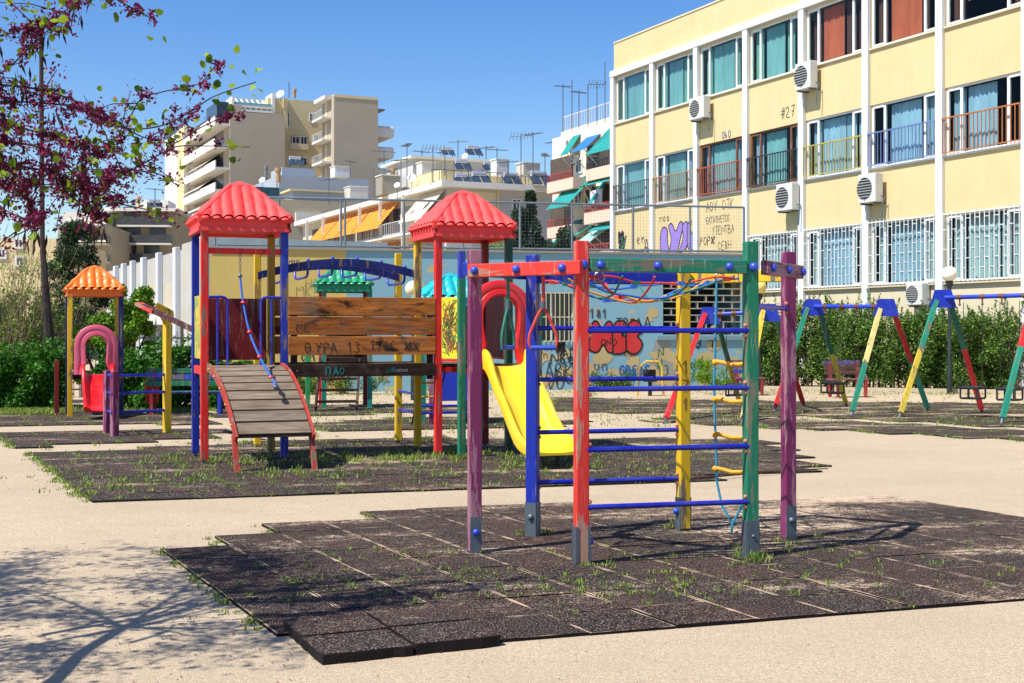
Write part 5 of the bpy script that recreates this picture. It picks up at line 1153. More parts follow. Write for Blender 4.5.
# --- right apartment with teal awnings
pA=Pc(609.6,60500); A1=Plane(pA,SA); AB=thing('apartment_building','cream and pink apartment building with teal awnings beside the school','building',(pA[0],pA[1],0),SA)
zA=A1.z_at(609.6,122); sl=A1.s_at(552.5)
CRW=plaster('apt_offwhite',(232,222,196),.25,(196,180,150))
mb=MB(); A1.box(mb,sl,6,0,zA,-10,0); mb.build('wall',CRW,AB)
mb=MB(); A1.box(mb,A1.s_at(561),6,zA,zA+.3,-10,.0); mb.build('parapet',CRW,AB); railing(A1,AB,A1.s_at(561),6,zA+.3,1.1,-.2,RLW,.35,'roof_railing')
TE=fab('awning_teal',(20,140,136)); BLA=fab('awning_blue',(30,110,180)); STRP=fab('awning_pale',(150,200,186))
def bal(x0,x1,y,col,rail,out=1.5,n0=0):
    a0,a1=A1.s_at(x0,out),A1.s_at(x1,out); z0=A1.z_at((x0+x1)/2,y,out); mb=MB(); A1.box(mb,a0,a1,z0-.2,z0,n0,out); A1.box(mb,a0,a1,z0-.0,z0+.55,out-.12,out); A1.box(mb,a0,a0+.12,z0,z0+.55,n0,out-.12); A1.box(mb,a1-.12,a1,z0,z0+.55,n0,out-.12); b_=mb.build('balcony',col,AB); railing(A1,AB,a0,a1,z0+.55,.5,out-.06,rail,.3); return z0
RR=plastic('rail_red2',(176,50,44),.5)
for x0,x1,y in((547,573,188),(547,573,234),(547,573,274)):
    z0=bal(x0,x1,y,PINKW,RR); a0,a1=A1.s_at(x0+4,0),A1.s_at(x1,0); mb=MB(); A1.box(mb,a0,a1,z0+.05,z0+2.5,.005,.05); mb.build('balcony_door',plastic('door_dark2',(84,70,54),.5),AB)
for x0,x1,y in((586,616,175),(584,616,219),(580,616,260)):
    z0=bal(x0,x1,y,PINKW,RLD if y<200 else RR); a0,a1=A1.s_at(x0+2,0),A1.s_at(x1,0); mb=MB(); A1.box(mb,a0,a1,z0+.05,z0+2.5,.005,.05); mb.build('balcony_door',plastic('door_dark3',(70,60,50),.5),AB)
def aaw(x0,x1,y0,y1,out,mat,n=.02):
    a0,a1=A1.s_at(x0,out),A1.s_at(x1,out); xm=(x0+x1)/2; za=A1.z_at(xm,y0,.3); zb=A1.z_at(xm,y1,out); mb=MB(); A1.awning(mb,a0,a1,za,za-zb,out); mb.build('awning',mat,AB)
    [MB().tube([A1.pt(a,za-2.1,.2),A1.pt(a,zb,out)],.035,5).build('awning_arm',RLW,AB) for a in(a0+.1,a1-.1)]
aaw(585,613,128,152,2.0,TE); aaw(571,585,139,151,1.2,BLA); aaw(560,568,138,155,1.0,TE); aaw(546,567,182,208,2.2,TE); aaw(574,583,184,187,1.0,TE); aaw(585,612,173,183,1.6,TE); aaw(585,589,183,208,1.4,TE); aaw(549,567,228,243,2.2,TE); aaw(588,612,218,230,1.7,TE); aaw(573,590,230,243,1.6,STRP); aaw(560,567,222,234,1.2,TE)
pb(A1,AB,590,190,601,204,.6,.7,plastic('laundry',(200,210,224),.8),'laundry'); 
for x0,y0,x1,y1 in((576,190,582,206),(577,160,582,172),(574,235,582,250)): aptwin(A1,AB,x0,y0,x1,y1,.01)
acunit(A1,570,155,578,163,'small air conditioner on the apartment wall under the blue awning',n0=.02); acunit(A1,566,139,571,147,'small air conditioner high on the apartment wall beside the teal blind',n0=.02)
# --- low apartments at far left
for (x0,x1,yt,D,lab,rows_) in((110,176,212,150,'apartment building with long dark balconies at the far left, under a blue sky',(220,238,257,275)),(58,112,226,140,'cream apartment building with white balconies behind the blossoming tree',(238,256,275,294)),(-40,56,238,75,'beige house wall with two small windows at the left edge',())):
    q=((x0-512)*D/F,D); pl=Plane(q,math.radians(4)); B=thing('apartment_building' if rows_ else 'house',lab,'building' if rows_ else 'house',(q[0],q[1],0),pl.ang)
    mb=MB(); pl.box(mb,0,pl.s_at(x1),0,pl.z_at(x0,yt),-12,0); mb.build('wall',TANW if D!=75 else CREAM,B)
    for yy in rows_:
        a0,a1=pl.s_at(x0+6,1.3),pl.s_at(x1-5,1.3); zz=pl.z_at((x0+x1)/2,yy+5,1.3)
        mb=MB(); pl.box(mb,a0,a1,zz-.2,zz,0,1.4); mb.build('balcony',WHA,B)
        mb=MB(); pl.box(mb,a0,a1,zz,zz+.95,1.3,1.4) if D==150 else pl.box(mb,a0,a1,zz+.85,zz+.95,1.3,1.4); mb.build('balcony_front',plastic('dark_front',(58,60,60),.6) if D==150 else RLD,B)
        rr=random.Random(yy); x=a0+.5
        while x<a1-2: w_=rr.uniform(1.2,2.2); mb=MB(); pl.box(mb,x,x+w_,zz+.02,zz+2.2,.01,.06); mb.build('balcony_door',rr.choice([DKW,DKW,SHD]),B); x+=w_+rr.uniform(.6,1.6)
        if D==140: mb=MB(); pl.awning(mb,a0,a1,zz+2.7,.7,1.9); mb.build('awning',aw_w,B)
    if D==150:
        mb=MB(); pl.box(mb,-.5,pl.s_at(x1)+.5,pl.z_at(x0,yt),pl.z_at(x0,yt)+.35,-12,1.6); mb.build('roof_slab',WHA,B); pb(pl,B,140,200,168,212,-9,-4,WHA,'roof_room'); pb(pl,B,136,196,139,212,-7,-6,CREAM,'chimney')
    if D==140: pb(pl,B,62,212,100,227,-10,-3,WHA,'roof_room')
    if D==75:
        for xx,yy in((19,240),(20,258),(2,250)): aptwin(pl,B,xx-3,yy,xx+3,yy+7,.01)
# ================================================================ roof clutter: solar heaters, aerials, dishes, chimneys
def heater(px,py,D,sc,label):
    q=P(px,py,D); T=thing('solar_water_heater',label,'solar heater',q,math.radians(25)); l=Loc((q.x,q.y),math.radians(25)); s=sc
    mb=MB(); mb.tube([l(-.75*s,.5*s,q.z+1.15*s),l(-.7*s,.5*s,q.z+1.15*s),l(.7*s,.5*s,q.z+1.15*s),l(.75*s,.5*s,q.z+1.15*s)],[.2*s,.28*s,.28*s,.2*s],12); mb.build('tank',metal('tank_metal',(200,204,208),.6,.3),T,smooth=True)
    mb=MB(); 
    for sg in(-.52,.52): mb.prism([l((sg-.45)*s,-.5*s,q.z+.15*s),l((sg+.45)*s,-.5*s,q.z+.15*s),l((sg+.45)*s,.4*s,q.z+1.0*s),l((sg-.45)*s,.4*s,q.z+1.0*s)],(0,0,.06))
    mb.build('solar_panel',plastic('solar_blue',(52,66,84),.12),T)
    mb=MB(); 
    for sg in(-.9,.9): mb.tube([l(sg*s,.5*s,q.z),l(sg*s,.5*s,q.z+1.1*s)],.03,5); mb.tube([l(sg*s,-.5*s,q.z),l(sg*s,.5*s,q.z+.9*s)],.03,5)
    mb.build('stand',STEEL,T)
H=[(296,167,148,.9,'solar heater with blue panels on the white hut of the blue grey block'),(448,156.5,114,.6,'solar heater at the left end of the highest roof behind the right red tower'),(474,157,114,.75,'solar heater standing on the highest roof, second from its left end'),(463,171.5,103,.7,'solar heater just above the cream roof room, behind the red roof peak'),(463,186,98.5,.7,'solar heater on the white roof slab, straight above the red roof peak'),(481,186,98.8,.8,'large solar heater on the white roof slab, just right of the red roof peak'),(490,172,104,.6,'solar heater against the sky between the two rooftop rooms'),(512,186,99.5,.75,'solar heater on the white slab above the dark cypress'),(541,187,100,.9,'big solar heater at the right end of the white slab, beside the red balcony'),(155,210,152,.9,'solar heater with blue panel on the far left rooftop')]
for h_ in H: heater(*h_)
def antenna(px,y0,y1,D,label,w=1.6,hor=True):
    a=P(px,y1,D); b=P(px,y0,D); T=thing('tv_aerial',label,'aerial',a,0,'television aerials on the rooftops'); mm=metal('aerial',(96,98,102),.3,.5); r_=.022*D/60
    mb=MB(); mb.tube([a,b],r_,5); mb.build('mast',mm,T)
    if hor:
        mb=MB(); d=Vector((math.cos(px),math.sin(px)*.5,0)).normalized(); top=b-Vector((0,0,.15)); mb.tube([top-d*w/2,top+d*w/2],r_*.8,5); e=Vector((-d.y,d.x,.0)); e=Vector((.3,0,1)).normalized() if abs(e.x)<.3 else e.normalized()
        for q in range(7): c=top+d*w*(q/6-.5); mb.tube([c-e*.35*(1-q*.06),c+e*.35*(1-q*.06)],r_*.5,4)
        mb.build('aerial_bars',mm,T)
# aerial list: px, top, foot, distance, where
AE=[(407,143,187,98,'left of the right red roof peak'),(384,150,196,120,'rising between the grey tower and the orange awnings'),(401,158,190,104,'short one left of the large satellite dish'),(422,150,178,108,'thin one above the small orange roof awning'),(458,140,160,112,'standing on the highest roof near its left end'),(486,146,160,112,'standing on the right end of the highest roof'),(508,160,186,99,'low one right of the cream roof room'),(555,140,186,97,'partly hidden by the red balcony'),(433,146,183,96,'tall one just left of the highest rooftop room'),(445,150,176,100,'in front of the highest rooftop room'),(497,148,175,103,'between the two roof rooms'),(521,134,184,100,'slim two-armed one left of the tall mast'),(533,132,182,98,'tallest mast with crossbars over the dark cypress'),(545,153,187,100,'close beside the red balcony'),(563,84,133,84,'leftmost of the masts on the teal awning apartment'),(572,80,131,84,'second mast on the teal awning apartment'),(579,90,129,84,'third mast on the teal awning apartment'),(588,84,127,84,'fourth mast on the teal awning apartment'),(597,82,125,84,'fifth mast on the teal awning apartment'),(605,62,123,84,'tallest mast right beside the school corner'),(329,178,205,139,'on the tan house in front of the blue grey block'),(350,160,177,149,'on the right part of the blue grey block'),(374,168,205,130,'at the foot of the grey tower'),(289,82,98,182,'on top of the tall beige block'),(155,188,212,152,'on the far left rooftop'),(391,170,200,110,'by the stacked round balconies')]
for a_ in AE: antenna(a_[0],a_[1],a_[2],a_[3],'thin metal television aerial '+a_[4],w=1.1 if a_[3]<90 else 1.7 if a_[3]<120 else 2.2,hor=a_[0] not in(572,588,605,289,374))
def dish(px,py,D,r_,label,h=1.0):
    c=P(px,py,D); T=thing('satellite_dish',label,'satellite dish',c-Vector((0,0,h)),0); mb=MB(); n_=Vector((-.35,-.8,.45)).normalized(); u_=n_.cross(Vector((0,0,1))).normalized(); v_=u_.cross(n_)
    K=14; vs=[c-n_*r_*.22]; 
    for j in(1,2,3):
        for i in range(K): t=2*math.pi*i/K; rr_=r_*j/3; vs.append(c+(u_*math.cos(t)+v_*math.sin(t))*rr_-n_*r_*.22*(1-(j/3)**2))
    fs=[(0,1+i,1+(i+1)%K) for i in range(K)]
    for j in(0,1): fs+=[(1+j*K+i,1+(j+1)*K+i,1+(j+1)*K+(i+1)%K,1+j*K+(i+1)%K) for i in range(K)]
    mb.add(vs,fs); mb.build('dish',plastic('dish_white',(220,222,220),.5),T,smooth=True,solid=.03)
    mb=MB(); mb.tube([c-n_*r_*.2,c-n_*r_*.4-Vector((0,0,.1)),c-n_*r_*.4-Vector((0,0,h))],.03,6); mb.tube([c-v_*r_*.9,c+n_*r_*.8-v_*r_*.1],.02,5); mb.build('arm',STEEL,T)
for d_ in((411,178,98,.40,'large satellite dish left of the right red roof'),(397,185,100,.26,'small satellite dish near the orange roof awning'),(280,94,180,.65,'satellite dish on top of the tall beige block'),(465,156,112,.30,'satellite dish between heaters on the highest roof'),(262,180,150,.4,'satellite dish behind the left red roof'),(521,165,104,.28,'pale satellite dish beside the tall aerial')): dish(*d_)
for (x,y0,y1,w_,D,lab) in((294.5,89,98,3.2,182,'round chimney on the tall beige block'),(266,166,180,3,150,'metal flue pipe rising beside the blue grey block'),(278,168,182,5,149,'short brick coloured chimney beside the blue grey block'),(393,168,188,4,110,'brick coloured chimney by the stacked round balconies')):
    a=P(x,y1,D); r_=w_*D/F/2; mb=MB(); b=P(x,y0,D); mb.tube([a,b-Vector((0,0,.4))],r_,10); mb.tube([b-Vector((0,0,.4)),b],r_*1.3,10); t=mb.build('chimney',plaster('chim_%d'%x,(176,140,104) if x>270 else (120,124,126),.3),origin=a); tag(t,lab,'chimney')

def tankbox(px,py,D,w,h_,label,col):
    a=P(px,py,D); mb=MB(); l=Loc((a.x,a.y),OA); mb.obox(l(0,0,a.z+h_/2),l.u*w/2,l.v*w/2,(0,0,h_/2)); T=thing('roof_box',label,'roof box',a,OA); mb.build('casing',plaster('tank_%d'%px,col,.4),T,bevel=.03); mb=MB(); mb.obox(l(0,0,a.z+h_+.04),l.u*(w/2+.06),l.v*(w/2+.06),(0,0,.04)); mb.build('lid',WHA,T)
for b_ in((388,196,108,1.6,1.6,'grey concrete box on the roof left of the orange roof awning',(150,144,132)),(426,176,105,1.2,1.0,'small white box on the roof right of the orange roof awning',(206,206,200)),(500,176,101,1.1,1.2,'white box against the sky right of the highest roof',(210,210,206)),(528,176,101,1.4,.9,'low pale box on the roof above the cypress',(196,190,176)),(340,178,149,1.8,1.2,'small white box on top of the blue grey block',(206,208,210)),(356,200,139,2.0,1.3,'pale shed box on the tan rendered house',(190,186,176))): tankbox(*b_)
# ================================================================ vegetation
LGR=leafmat('leaf_hedge',[(34,58,22),(60,92,34),(96,134,46),(52,86,34),(150,176,70)]); LDK=leafmat('leaf_dark',[(30,48,24),(44,68,32),(60,84,40)]); LBR=leafmat('leaf_bright',[(64,104,24),(104,146,34),(140,176,50),(84,124,34)])
LCY=leafmat('leaf_cypress',[(32,52,34),(44,66,38),(58,80,44)],.1); LGLOSS=leafmat('leaf_box',[(28,66,18),(50,104,26),(84,144,36),(36,84,24)]); BARK=wood('bark',(90,74,60),(44,34,28),'z',knots=False); TWIG=plastic('twig',(140,118,92),.9)
def rngpts(n,x0,x1,y0,y1,z0,z1,g): return np.stack([g.uniform(x0,x1,n),g.uniform(y0,y1,n),g.uniform(z0,z1,n)],1)
def hedge(name,label,p0,p1,depth,h0,h1,mat,n,size,seed,cat='hedge',bumps=.25,trunk=True):
    g=np.random.default_rng(seed); p0=np.array(p0,float);p1=np.array(p1,float); L=np.linalg.norm(p1-p0); d=(p1-p0)/L; nn_=np.array([-d[1],d[0]])
    s=g.uniform(0,L,n); prof=h0+(h1-h0)*s/L+bumps*np.sin(s*1.9+seed)+bumps*.7*np.sin(s*4.3+1)+bumps*.4*np.sin(s*9.1)
    t=g.uniform(-1,1,n); t=np.sign(t)*np.abs(t)**.45; z=np.abs(g.uniform(0,1,n))**.8*prof
    k=.18*np.sin(s*3.1+z*2.7)+.12*np.sin(s*7.3-z*5.1)
    dd=t*(depth/2)*(1+k)*np.sqrt(np.clip(1-(z/prof)**5,0.05,1))
    # spikes above the top
    m=g.random(n)<.06; z[m]=prof[m]+g.uniform(0,.28,m.sum())*(np.sin(s[m]*23)>.2)
    pts=np.stack([p0[0]+d[0]*s+nn_[0]*dd,p0[1]+d[1]*s+nn_[1]*dd,z+.02],1)
    # gaps
    gap=(np.sin(s*5.7+z*3.3+seed)+np.sin(s*2.3-z*6.1))<-1.25; pts=pts[~(gap&(g.random(n)<.75))]
    c=(p0+p1)/2; T=thing(name,label,cat,(c[0],c[1],0),math.atan2(d[1],d[0])); foliage('foliage',pts,size,mat,T,seed=seed,bias=(0,0,.5))
    mb=MB(); q=int(L/.7)
    for i in range(q):
        b=p0+d*(i+.5)*L/q; hh=(h0+(h1-h0)*i/q)*.8; mb.tube([(b[0],b[1],0),(b[0]+g.uniform(-.1,.1),b[1]+g.uniform(-.1,.1),hh*.5),(b[0]+g.uniform(-.25,.25),b[1]+g.uniform(-.2,.2),hh)],[.035,.025,.01],5)
    mb.build('stems',BARK,T)
def tree(label,base,h,r_,mat,n,size,seed,name='tree',cat='tree',nclump=40,squash=.9,trunkr=.12,crownbase=.35,group=None,clr=.33):
    g=np.random.default_rng(seed); b=np.array([base[0],base[1],0.]); T=thing(name,label,cat,(b[0],b[1],0),0,group)
    cs=[]; zc=h*(crownbase+(1-crownbase)/2); rz=h*(1-crownbase)/2
    while len(cs)<nclump:
        q=g.uniform(-1,1,3)
        if np.linalg.norm(q)<1 and np.linalg.norm(q)>.35: cs.append([b[0]+q[0]*r_,b[1]+q[1]*r_,zc+q[2]*rz])
    cs=np.array(cs); mb=MB(); mb.tube([(b[0],b[1],0),(b[0]+.05,b[1],h*crownbase),(b[0],b[1]+.05,h*.75)],[trunkr,trunkr*.75,trunkr*.3],8)
    for c in cs[:16]: st=Vector((b[0]+.04,b[1],h*crownbase*g.uniform(.9,1.3))); e=Vector(c); mb.tube([st,st.lerp(e,.5)+Vector((0,0,.1*h*.2)),e],[trunkr*.4,trunkr*.25,trunkr*.08],5)
    mb.build('trunk',BARK,T,smooth=True)
    foliage('crown',clumps(cs,n,r_*clr,seed,squash),size,mat,T,seed=seed,bias=(0,0,.4)); return T
# hedge along the school
hs=[(700,396,39.5),(760,394,37.0),(850,395,35.2),(940,395,33.9),(1130,396,32.5)]
a=Vector(((745-512)*37.6/F,37.6)); b_=Vector(((1120-512)*33.2/F,33.2))
# split as separate shrubs planted in a row
hp=[(728,38.6,1.9,2.2,LGR,'tall dark shrub at the corner of the graffiti wall, left end of the row'),(764,38.0,2.1,2.3,LGR,'bushy green shrub behind the left swing set'),(800,37.2,2.5,2.4,LGR,'tall green shrub right of the purple post'),(836,36.6,2.6,2.3,LGR,'dense green shrub above the worn bench'),(874,36.0,2.2,2.2,LGR,'green shrub behind the blue apex plate of the middle swing'),(910,35.6,2.25,2.2,LGR,'leggy shrub under the low air conditioner'),(948,35.3,2.2,2.2,LGR,'shrub around the globe lamp pole'),(986,34.9,2.2,2.2,LGR,'thin shrub behind the rightmost bucket seat'),(1024,34.4,2.3,2.2,LGR,'shrub at the right edge of the picture'),(1064,34.0,2.3,2.2,LGR,'shrub beyond the right edge')]
for i,(px,D,h_,w_,m_,lab) in enumerate(hp):
    if px==1064: lab='last shrub of the row, farthest right'
    c=((px-512)*D/F,D); g=np.random.default_rng(40+i); T=thing('shrub',lab,'shrub',(c[0],c[1],0),0,'shrubs along the school wall')
    cs=[]
    for _ in range(80):
        q=g.uniform(-1,1,2); zz=g.uniform(.1,.86)*h_; k_=.72+.35*math.sin(zz/h_*3.0); cs.append([c[0]+q[0]*w_*.5*k_,c[1]+q[1]*.6*k_,zz])
    cs=np.array(cs); pts=clumps(cs,10500,.27,50+i,1.2,.2)
    # upright leaders
    extra=[]
    for _ in range(26):
        x=c[0]+g.uniform(-1,1)*w_*.48; y=c[1]+g.uniform(-.5,.3); z0=h_*g.uniform(.6,.9); dx,dy=g.normal(0,.12,2); l_=g.uniform(.3,.6)
        for t in np.linspace(0,1,34): extra.append([x+dx*t+g.normal(0,.05*(1.15-t)),y+dy*t+g.normal(0,.05*(1.15-t)),z0+t*l_])
    pts=np.concatenate([pts,np.array(extra)]); pts[:,2]=np.abs(pts[:,2])
    foliage('foliage',pts,.085,m_,T,seed=60+i,aspect=.42,bias=(-.2,-.4,.5)); mb=MB()
    for _ in range(9): x=c[0]+g.uniform(-1,1)*w_*.4; y=c[1]+g.uniform(-.4,.4); mb.tube([(x,y,0),(x+g.uniform(-.1,.1),y,h_*.4),(x+g.uniform(-.25,.25),y+g.uniform(-.2,.2),h_*.85)],[.03,.02,.008],5)
    mb.build('stems',BARK,T)
# kerb by the hedge
kb=MB(); kb.bar(Vector((5.5,36.2,.06)),Vector((14.5,32.6,.06)),.15,.12); tag(kb.build('kerb',plaster('kerb_conc',(186,172,146),.4)),'low concrete kerb in front of the school shrubs','kerb',None,'structure')
# left hedge
hedge('hedge','dense clipped dark green hedge behind the orange roofed playhouse',((-30-512)*27.2/F,27.2),((64-512)*27.4/F,27.4),1.5,1.15,1.15,LGLOSS,26000,.075,3,bumps=.05)
hedge('hedge','dense green hedge between the orange roof playhouse and the red roofed tower',((112-512)*27.6/F,27.6),((192-512)*27.0/F,27.0),1.5,1.0,1.15,LGLOSS,22000,.075,4,bumps=.08)
hedge('hedge','lower piece of green hedge showing beneath the left tower ramp',((196-512)*27.0/F,27.4),((262-512)*27/F,27.6),1.3,1.0,.9,LGLOSS,14000,.075,5,bumps=.08)
# trees
def at(px,D): return ((px-512)*D/F,D)
tree('bright green leafy tree behind the orange roof, in front of the white pilastered building',at(128,30.5),2.75,.68,LBR,15000,.085,11,nclump=34,crownbase=.2)
tree('small bright green bush seen beneath the orange roof',at(100,29.5),1.95,.6,LBR,8000,.08,12,nclump=20,crownbase=.1,cat='bush',name='bush')
tree('dark evergreen behind the thin pole at the left',at(78,44),5.2,1.1,LCY,16000,.10,13,nclump=40,crownbase=.1)
tree('dark leafy tree at the left edge behind the hedge',at(18,46),3.2,1.5,LDK,9000,.12,14,nclump=30,crownbase=.1)
# cypresses behind the blue wall
def cypress(label,base,h,r_,n,seed,lean=0):
    g=np.random.default_rng(seed); T=thing('cypress',label,'tree',(base[0],base[1],0)); t=g.beta(1.2,1.6,n); rr_=r_*(1-t)**.75*(1+.35*np.sin(t*31+seed))*np.sqrt(g.uniform(.15,1,n)); th=g.uniform(0,2*np.pi,n); rr_*=1+.3*np.sin(th*3+t*17)
    k_=80; tc=g.beta(1.1,1.5,k_); ra=r_*(1-tc)**.8*g.uniform(.35,1.05,k_); ta=g.uniform(0,6.283,k_); cs=np.stack([base[0]+ra*np.cos(ta)+lean*tc,base[1]+ra*np.sin(ta),h*(.05+.93*tc)],1)
    up=clumps(cs,n,r_*.24*(1.15-tc)+.08,seed,1.9,.1); pts=up; foliage('crown',pts,.17,LCY,T,seed=seed,bias=(0,0,.2),aspect=.4)
    mb=MB(); mb.tube([(base[0],base[1],0),(base[0]+lean*.9,base[1],h*.9)],[.15,.03],6); mb.build('trunk',BARK,T)
cypress('tall pointed dark cypress rising behind the blue wall between the red roof and teal awnings',at(527,52),7.5,1.9,34000,21)
cypress('shorter leaning cypress right of the tall one behind the blue wall',at(549,51),6.1,2.2,26000,22,.7)
def bushb(label,px,D,h,r_,mat,seed,n=9000): tree(label,at(px,D),h,r_,mat,n,.12,seed,nclump=30,crownbase=.35,cat='tree',trunkr=.08)
bushb('light green tree top showing under the right red roof',478,46,4.9,1.7,LBR,23); bushb('light green tree top behind the blue wall beside the cypress',575,47,4.5,1.2,LDK,24,7000)
bushb('olive green bush top above the yellow wall, seen through the left red tower',248,50,5.6,2.0,LDK,25,7000); bushb('small green tree top above the wall right of the yellow post',440,48,4.6,1.0,LBR,26,5000)
# shrubs along the foot of the graffiti wall
for i,(px,D,h_,r_,lab) in enumerate(((356,33.6,1.0,.75,'pale green weedy bush at the foot of the blue wall, under the plank bridge'),(448,34.2,.9,.5,'small weedy bush by the blue wall behind the rope ladder'),(612,35.4,.5,.5,'low weeds at the wall foot under the red graffiti'),(716,36.0,.9,.5,'green weed clump at the wall foot beside the swing'),(295,33.2,.45,.7,'low weeds at the foot of the yellow wall'))):
    g=np.random.default_rng(70+i); c=at(px,D); cs=np.stack([c[0]+g.uniform(-r_,r_,18),c[1]+g.uniform(-.3,.3,18),g.uniform(.08,.8,18)*h_],1); T=thing('bush',lab,'bush',(c[0],c[1],0)); pts=clumps(cs,2600,.22,80+i,.9,.1); pts[:,2]=np.abs(pts[:,2]); foliage('foliage',pts,.08,LBR if i%2 else LGR,T,seed=90+i,aspect=.3)
# iron fence at left
FA=Vector((at(-20,31.5)[0],31.5,0)); FB=Vector((at(192,32)[0],32,0)); T=thing('iron_fence','black iron picket fence behind the green hedge','fence',(FA+FB)/2,0); d=(FB-FA).normalized(); L=(FB-FA).length
mb=MB(); x=0
while x<L: mb.tube([FA+d*x,FA+d*x+z(1.62)],.010,4); x+=.13
mb.build('pickets',RLD,T); mb=MB(); 
for q in(.2,1.45): mb.bar(FA+z(q),FB+z(q),.03,.04)
mb.build('fence_rail',RLD,T); x=0
while x<=L: mb=MB(); mb.bar(FA+d*x,FA+d*x+z(1.75),.06,.06); mb.build('fence_post',RLD,T); x+=2.4
# tall thin pole
q=at(41,29); mb=MB(); mb.tube([(q[0]+.18,q[1],0),(q[0]+.16,q[1],1.6),(q[0]+.03,q[1],3.6),(q[0],q[1],8.5)],[.14,.11,.06,.045],8); T=thing('bare_tree','tall thin dark bare trunk rising behind the blossoming branches','tree',(q[0],q[1],0)); mb.build('trunk',wood('trunk_grey',(84,76,70),(36,32,30),'z',knots=False),T,smooth=True)
# bare twiggy shrubs at the left edge
for i,(px,D) in enumerate(((4,29),(30,29.6),(60,30))):
    g=np.random.default_rng(100+i); c=at(px,D); T=thing('bare_shrub',('twiggy half bare shrub at the left edge','twiggy half bare shrub beside the thin trunk','small twiggy shrub just left of the orange roof')[i],'shrub',(c[0],c[1],0),0); mb=MB(); lf=[]
    for _ in range(60 if i<2 else 30):
        a_=g.uniform(0,2*math.pi); sp_=g.uniform(.1,1.0); h_=g.uniform(1.6,3.9 if i<2 else 2.8); p_=[Vector((c[0],c[1],0))]; 
        for k_ in range(1,6): t=k_/5; p_.append(Vector((c[0]+math.cos(a_)*sp_*t**1.3*1.2+g.normal(0,.04),c[1]+math.sin(a_)*sp_*t*.8,h_*t**.9)))
        mb.tube(p_,[.016,.012,.009,.007,.005,.003],4,caps=False)
        for _k in range(3):
            s_=p_[2+_k]; e=s_+Vector((g.normal(0,.22),g.normal(0,.2),g.uniform(.05,.4))); mb.tube([s_,e],[.006,.003],4,caps=False); 
            for t in(.4,.7,1.0): lf+= [[*(s_.lerp(e,t)+Vector(g.normal(0,.03,3)))]]*1
    mb.build('branches',TWIG,T); lf=np.array(lf); lf=np.repeat(lf,3,0)+g.normal(0,.05,(len(lf)*3,3)); foliage('leaves',lf,.06,LBR,T,seed=5+i)
# ================================================================ blossoming judas tree (near, upper left)
JT=thing('blossoming_tree','judas tree with magenta blossom and round green leaves reaching in from the upper left','tree',(-2.2,5.45,0))
JB=wood('judas_bark',(92,78,72),(36,28,28),'z',knots=False); g=np.random.default_rng(5)
BL=leafmat('blossom',[(74,18,44),(108,26,62),(158,50,98),(64,20,40),(176,70,116)],.3); LV=leafmat('judas_leaf',[(70,104,22),(120,150,30),(150,176,44),(60,90,24)],.45); PD=leafmat('seed_pod',[(50,28,22),(74,40,30),(40,26,22)],.1)
mb=MB(); tr=[Vector((-2.20,5.45,-.05)),Vector((-2.34,5.5,.35)),Vector((-2.66,5.6,1.0)),Vector((-3.15,5.8,1.8)),Vector((-3.5,6.1,2.5))]; mb.tube(cr(tr,5),[max(.10-.0062*i,.035) for i in range(21)],10)
limbs=[]
def px3(l,d0,d1): k_=len(l)-1; return [P(x,y,d0+(d1-d0)*i/k_) for i,(x,y) in enumerate(l)]
tips=[ # pixel path, near/far distance, radius, blossom density
 (px3([(-160,60),(-60,45),(0,36),(30,26),(58,16),(82,-4)],6.4,7.0),.012,.5),
 (px3([(-120,110),(-30,90),(10,66),(30,46),(55,24),(78,2)],6.6,7.0),.011,.6),
 (px3([(-150,120),(-40,88),(0,85),(50,92),(100,112),(126,128),(160,126),(190,112),(215,96),(256,82)],6.5,7.2),.017,.55),
 (px3([(-140,130),(-30,104),(40,103),(100,112),(136,134),(158,141)],6.6,6.9),.015,1.0),
 (px3([(100,180),(120,176),(150,160),(175,147),(205,146),(250,147)],6.6,7.1),.010,1.0),
 (px3([(126,128),(140,100),(162,92),(198,84),(212,70),(216,68)],7.1,7.2),.007,.9),
 (px3([(158,140),(175,143),(200,128),(222,118),(238,116)],7.0,7.3),.007,.8),
 (px3([(40,-40),(90,-20),(118,0),(140,12),(158,22)],6.6,6.9),.009,.9),
 (px3([(-160,160),(-40,142),(10,142),(45,150),(72,172),(92,192),(110,202),(120,204)],6.2,6.8),.018,.85),
 (px3([(-150,190),(-50,180),(20,185),(60,190),(90,212),(100,220)],6.3,6.7),.014,.75),
 (px3([(-150,130),(-40,160),(40,170),(80,190),(110,176),(128,168)],6.6,7.0),.012,1.1),
 (px3([(-120,200),(-40,210),(10,214),(40,226)],6.0,6.3),.012,.7),
 (px3([(-130,90),(-40,120),(20,128),(70,140),(100,152),(125,150)],7.0,7.4),.012,1.0),
 (px3([(-150,80),(-60,120),(0,160),(30,200),(40,225)],6.8,7.2),.012,1.1),
 (px3([(70,172),(90,160),(112,146),(125,142)],6.8,6.9),.006,.6),
]
bl=[];lv=[];pods=[]; TW2=MB()
hub=tr[-1]
